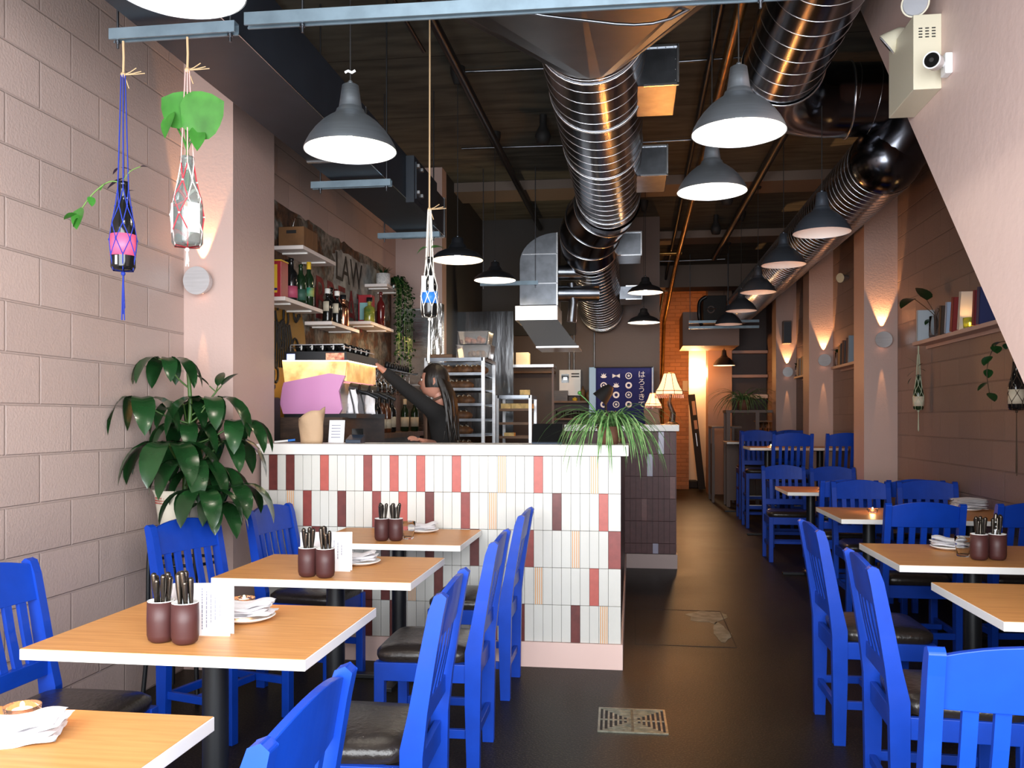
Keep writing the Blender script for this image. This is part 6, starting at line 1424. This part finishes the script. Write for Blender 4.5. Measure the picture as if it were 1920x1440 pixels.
# ------------------------------------------------------------------ divider, column things at the back
t = thing('wooden_divider', 'grey-brown open wooden divider with shelf of glasses beside the high tables', 'divider', (1.95, 14.1, 0))
for x, y, h in ((-.46, -.1, 1.47), (-.02, -.1, 1.47), (.45, -.1, 1.47), (-.46, .3, 1.47)):
    b = MB(); b.box((x-.028, y-.028, 0), (x+.028, y+.028, h)); b.build('post', M['greybrown'], t)
b = MB(); b.box((-.50, -.14, 1.47), (.50, .34, 1.51)); b.build('top_board', M['greybrown'], t); b = MB(); b.box((-.02, -.10, 1.33), (.45, .3, 1.345)); b.build('shelf', M['wood'], t); b = MB(); b.box((-.02, -.10, 1.12), (.45, .3, 1.135)); b.build('shelf', M['wood'], t)
b = MB(); b.box((-.46, -.08, .1), (.45, -.06, 1.0)); b.build('lower_panel', M['greybrown'], t)
g1 = thing('stacked_glass', 'glass standing on the divider shelf at the back', 'glass', group='glasses on the divider'); b = MB(); b.lathe([(.001, 0), (.03, 0), (.036, .09), (.033, .09), (.028, .01), (.001, .008)], n=12); b.build('glass', M['glass'], g1)
for i in range(10): put(g1, 1.99+(i % 5)*.085, 14.1-.02, 1.137+(i//5)*.092)
t = thing('host_stand', 'low grey-brown frame standing in front of the peach column', 'stand', (1.48, 15.0, 0))
for x in (-.16, .16):
    for y in (-.3, .3): b = MB(); b.box((x-.02, y-.02, 0), (x+.02, y+.02, 1.22)); b.build('post', M['greybrown'], t)
b = MB(); b.box((-.18, -.32, 1.22), (.30, .32, 1.25)); b.build('top', M['greybrown'], t); b = MB(); b.box((-.15, -.28, .1), (-.13, .28, .95)); b.build('panel', M['greybrown'], t)
# niche shelves at the back
for i, (z, m_) in enumerate(((2.62, 'pink'), (2.18, 'pink'), (1.80, 'offwhite'))):
    b = MB(); b.box((0, -.25, -.05), (.63, 0, 0) if i < 2 else (.63, 0, .02)); o = b.build('niche_board', M[m_], loc=(1.81, 16.6, z)); tag(o, ['pale horizontal board high in the grey rear niche', 'pale horizontal board in the middle of the grey rear niche', 'pale ledge low in the grey rear niche above the divider'][i], 'shelf')
# leaning black trolley in the lit passage
t = thing('folded_trolley', 'tall black folded rack leaning in the lit passage', 'rack', (1.22, 17.25, 0))
b = MB(); b.bar((-.08, 0, 1.85), (.12, 0, .02), .13, .06, 0, (0, 1, 0)); b.build('frame', M['blackm'], t)
b = MB(); b.bar((-.05, -.035, 1.72), (-.02, -.035, 1.45), .06, .008, 0, (0, 1, 0)); b.bar((-.01, -.035, 1.35), (.01, -.035, 1.18), .06, .008, 0, (0, 1, 0)); b.build('paper_panels', mat('peach_card', (.45, .28, .2), .6), t)
b = MB(); b.bar((.0, -.035, 1.1), (.03, -.035, .85), .012, .01, 0, (0, 1, 0)); b.build('steel_bar', M['steel'], t)
t = thing('wall_switch', 'small white switch on the brick wall beside the lamp', 'switch', (1.03, 17.4, 2.02)); b = MB(); b.box((-.05, -.03, -.10), (.05, 0, .10)); b.build('plate', M['lab_cream'], t)
t = thing('floor_clutter', 'dark clutter with pale papers on the passage floor', 'clutter', (1.28, 17.75, 0)); b = MB(); b.box((-.16, -.1, 0), (.1, .1, .16)); b.build('bag', M['blackm'], t, bevel=.02); b = MB(); b.bar((-.02, -.16, .17), (.12, -.16, .14), .04, .01); b.build('paper', M['paper'], t)
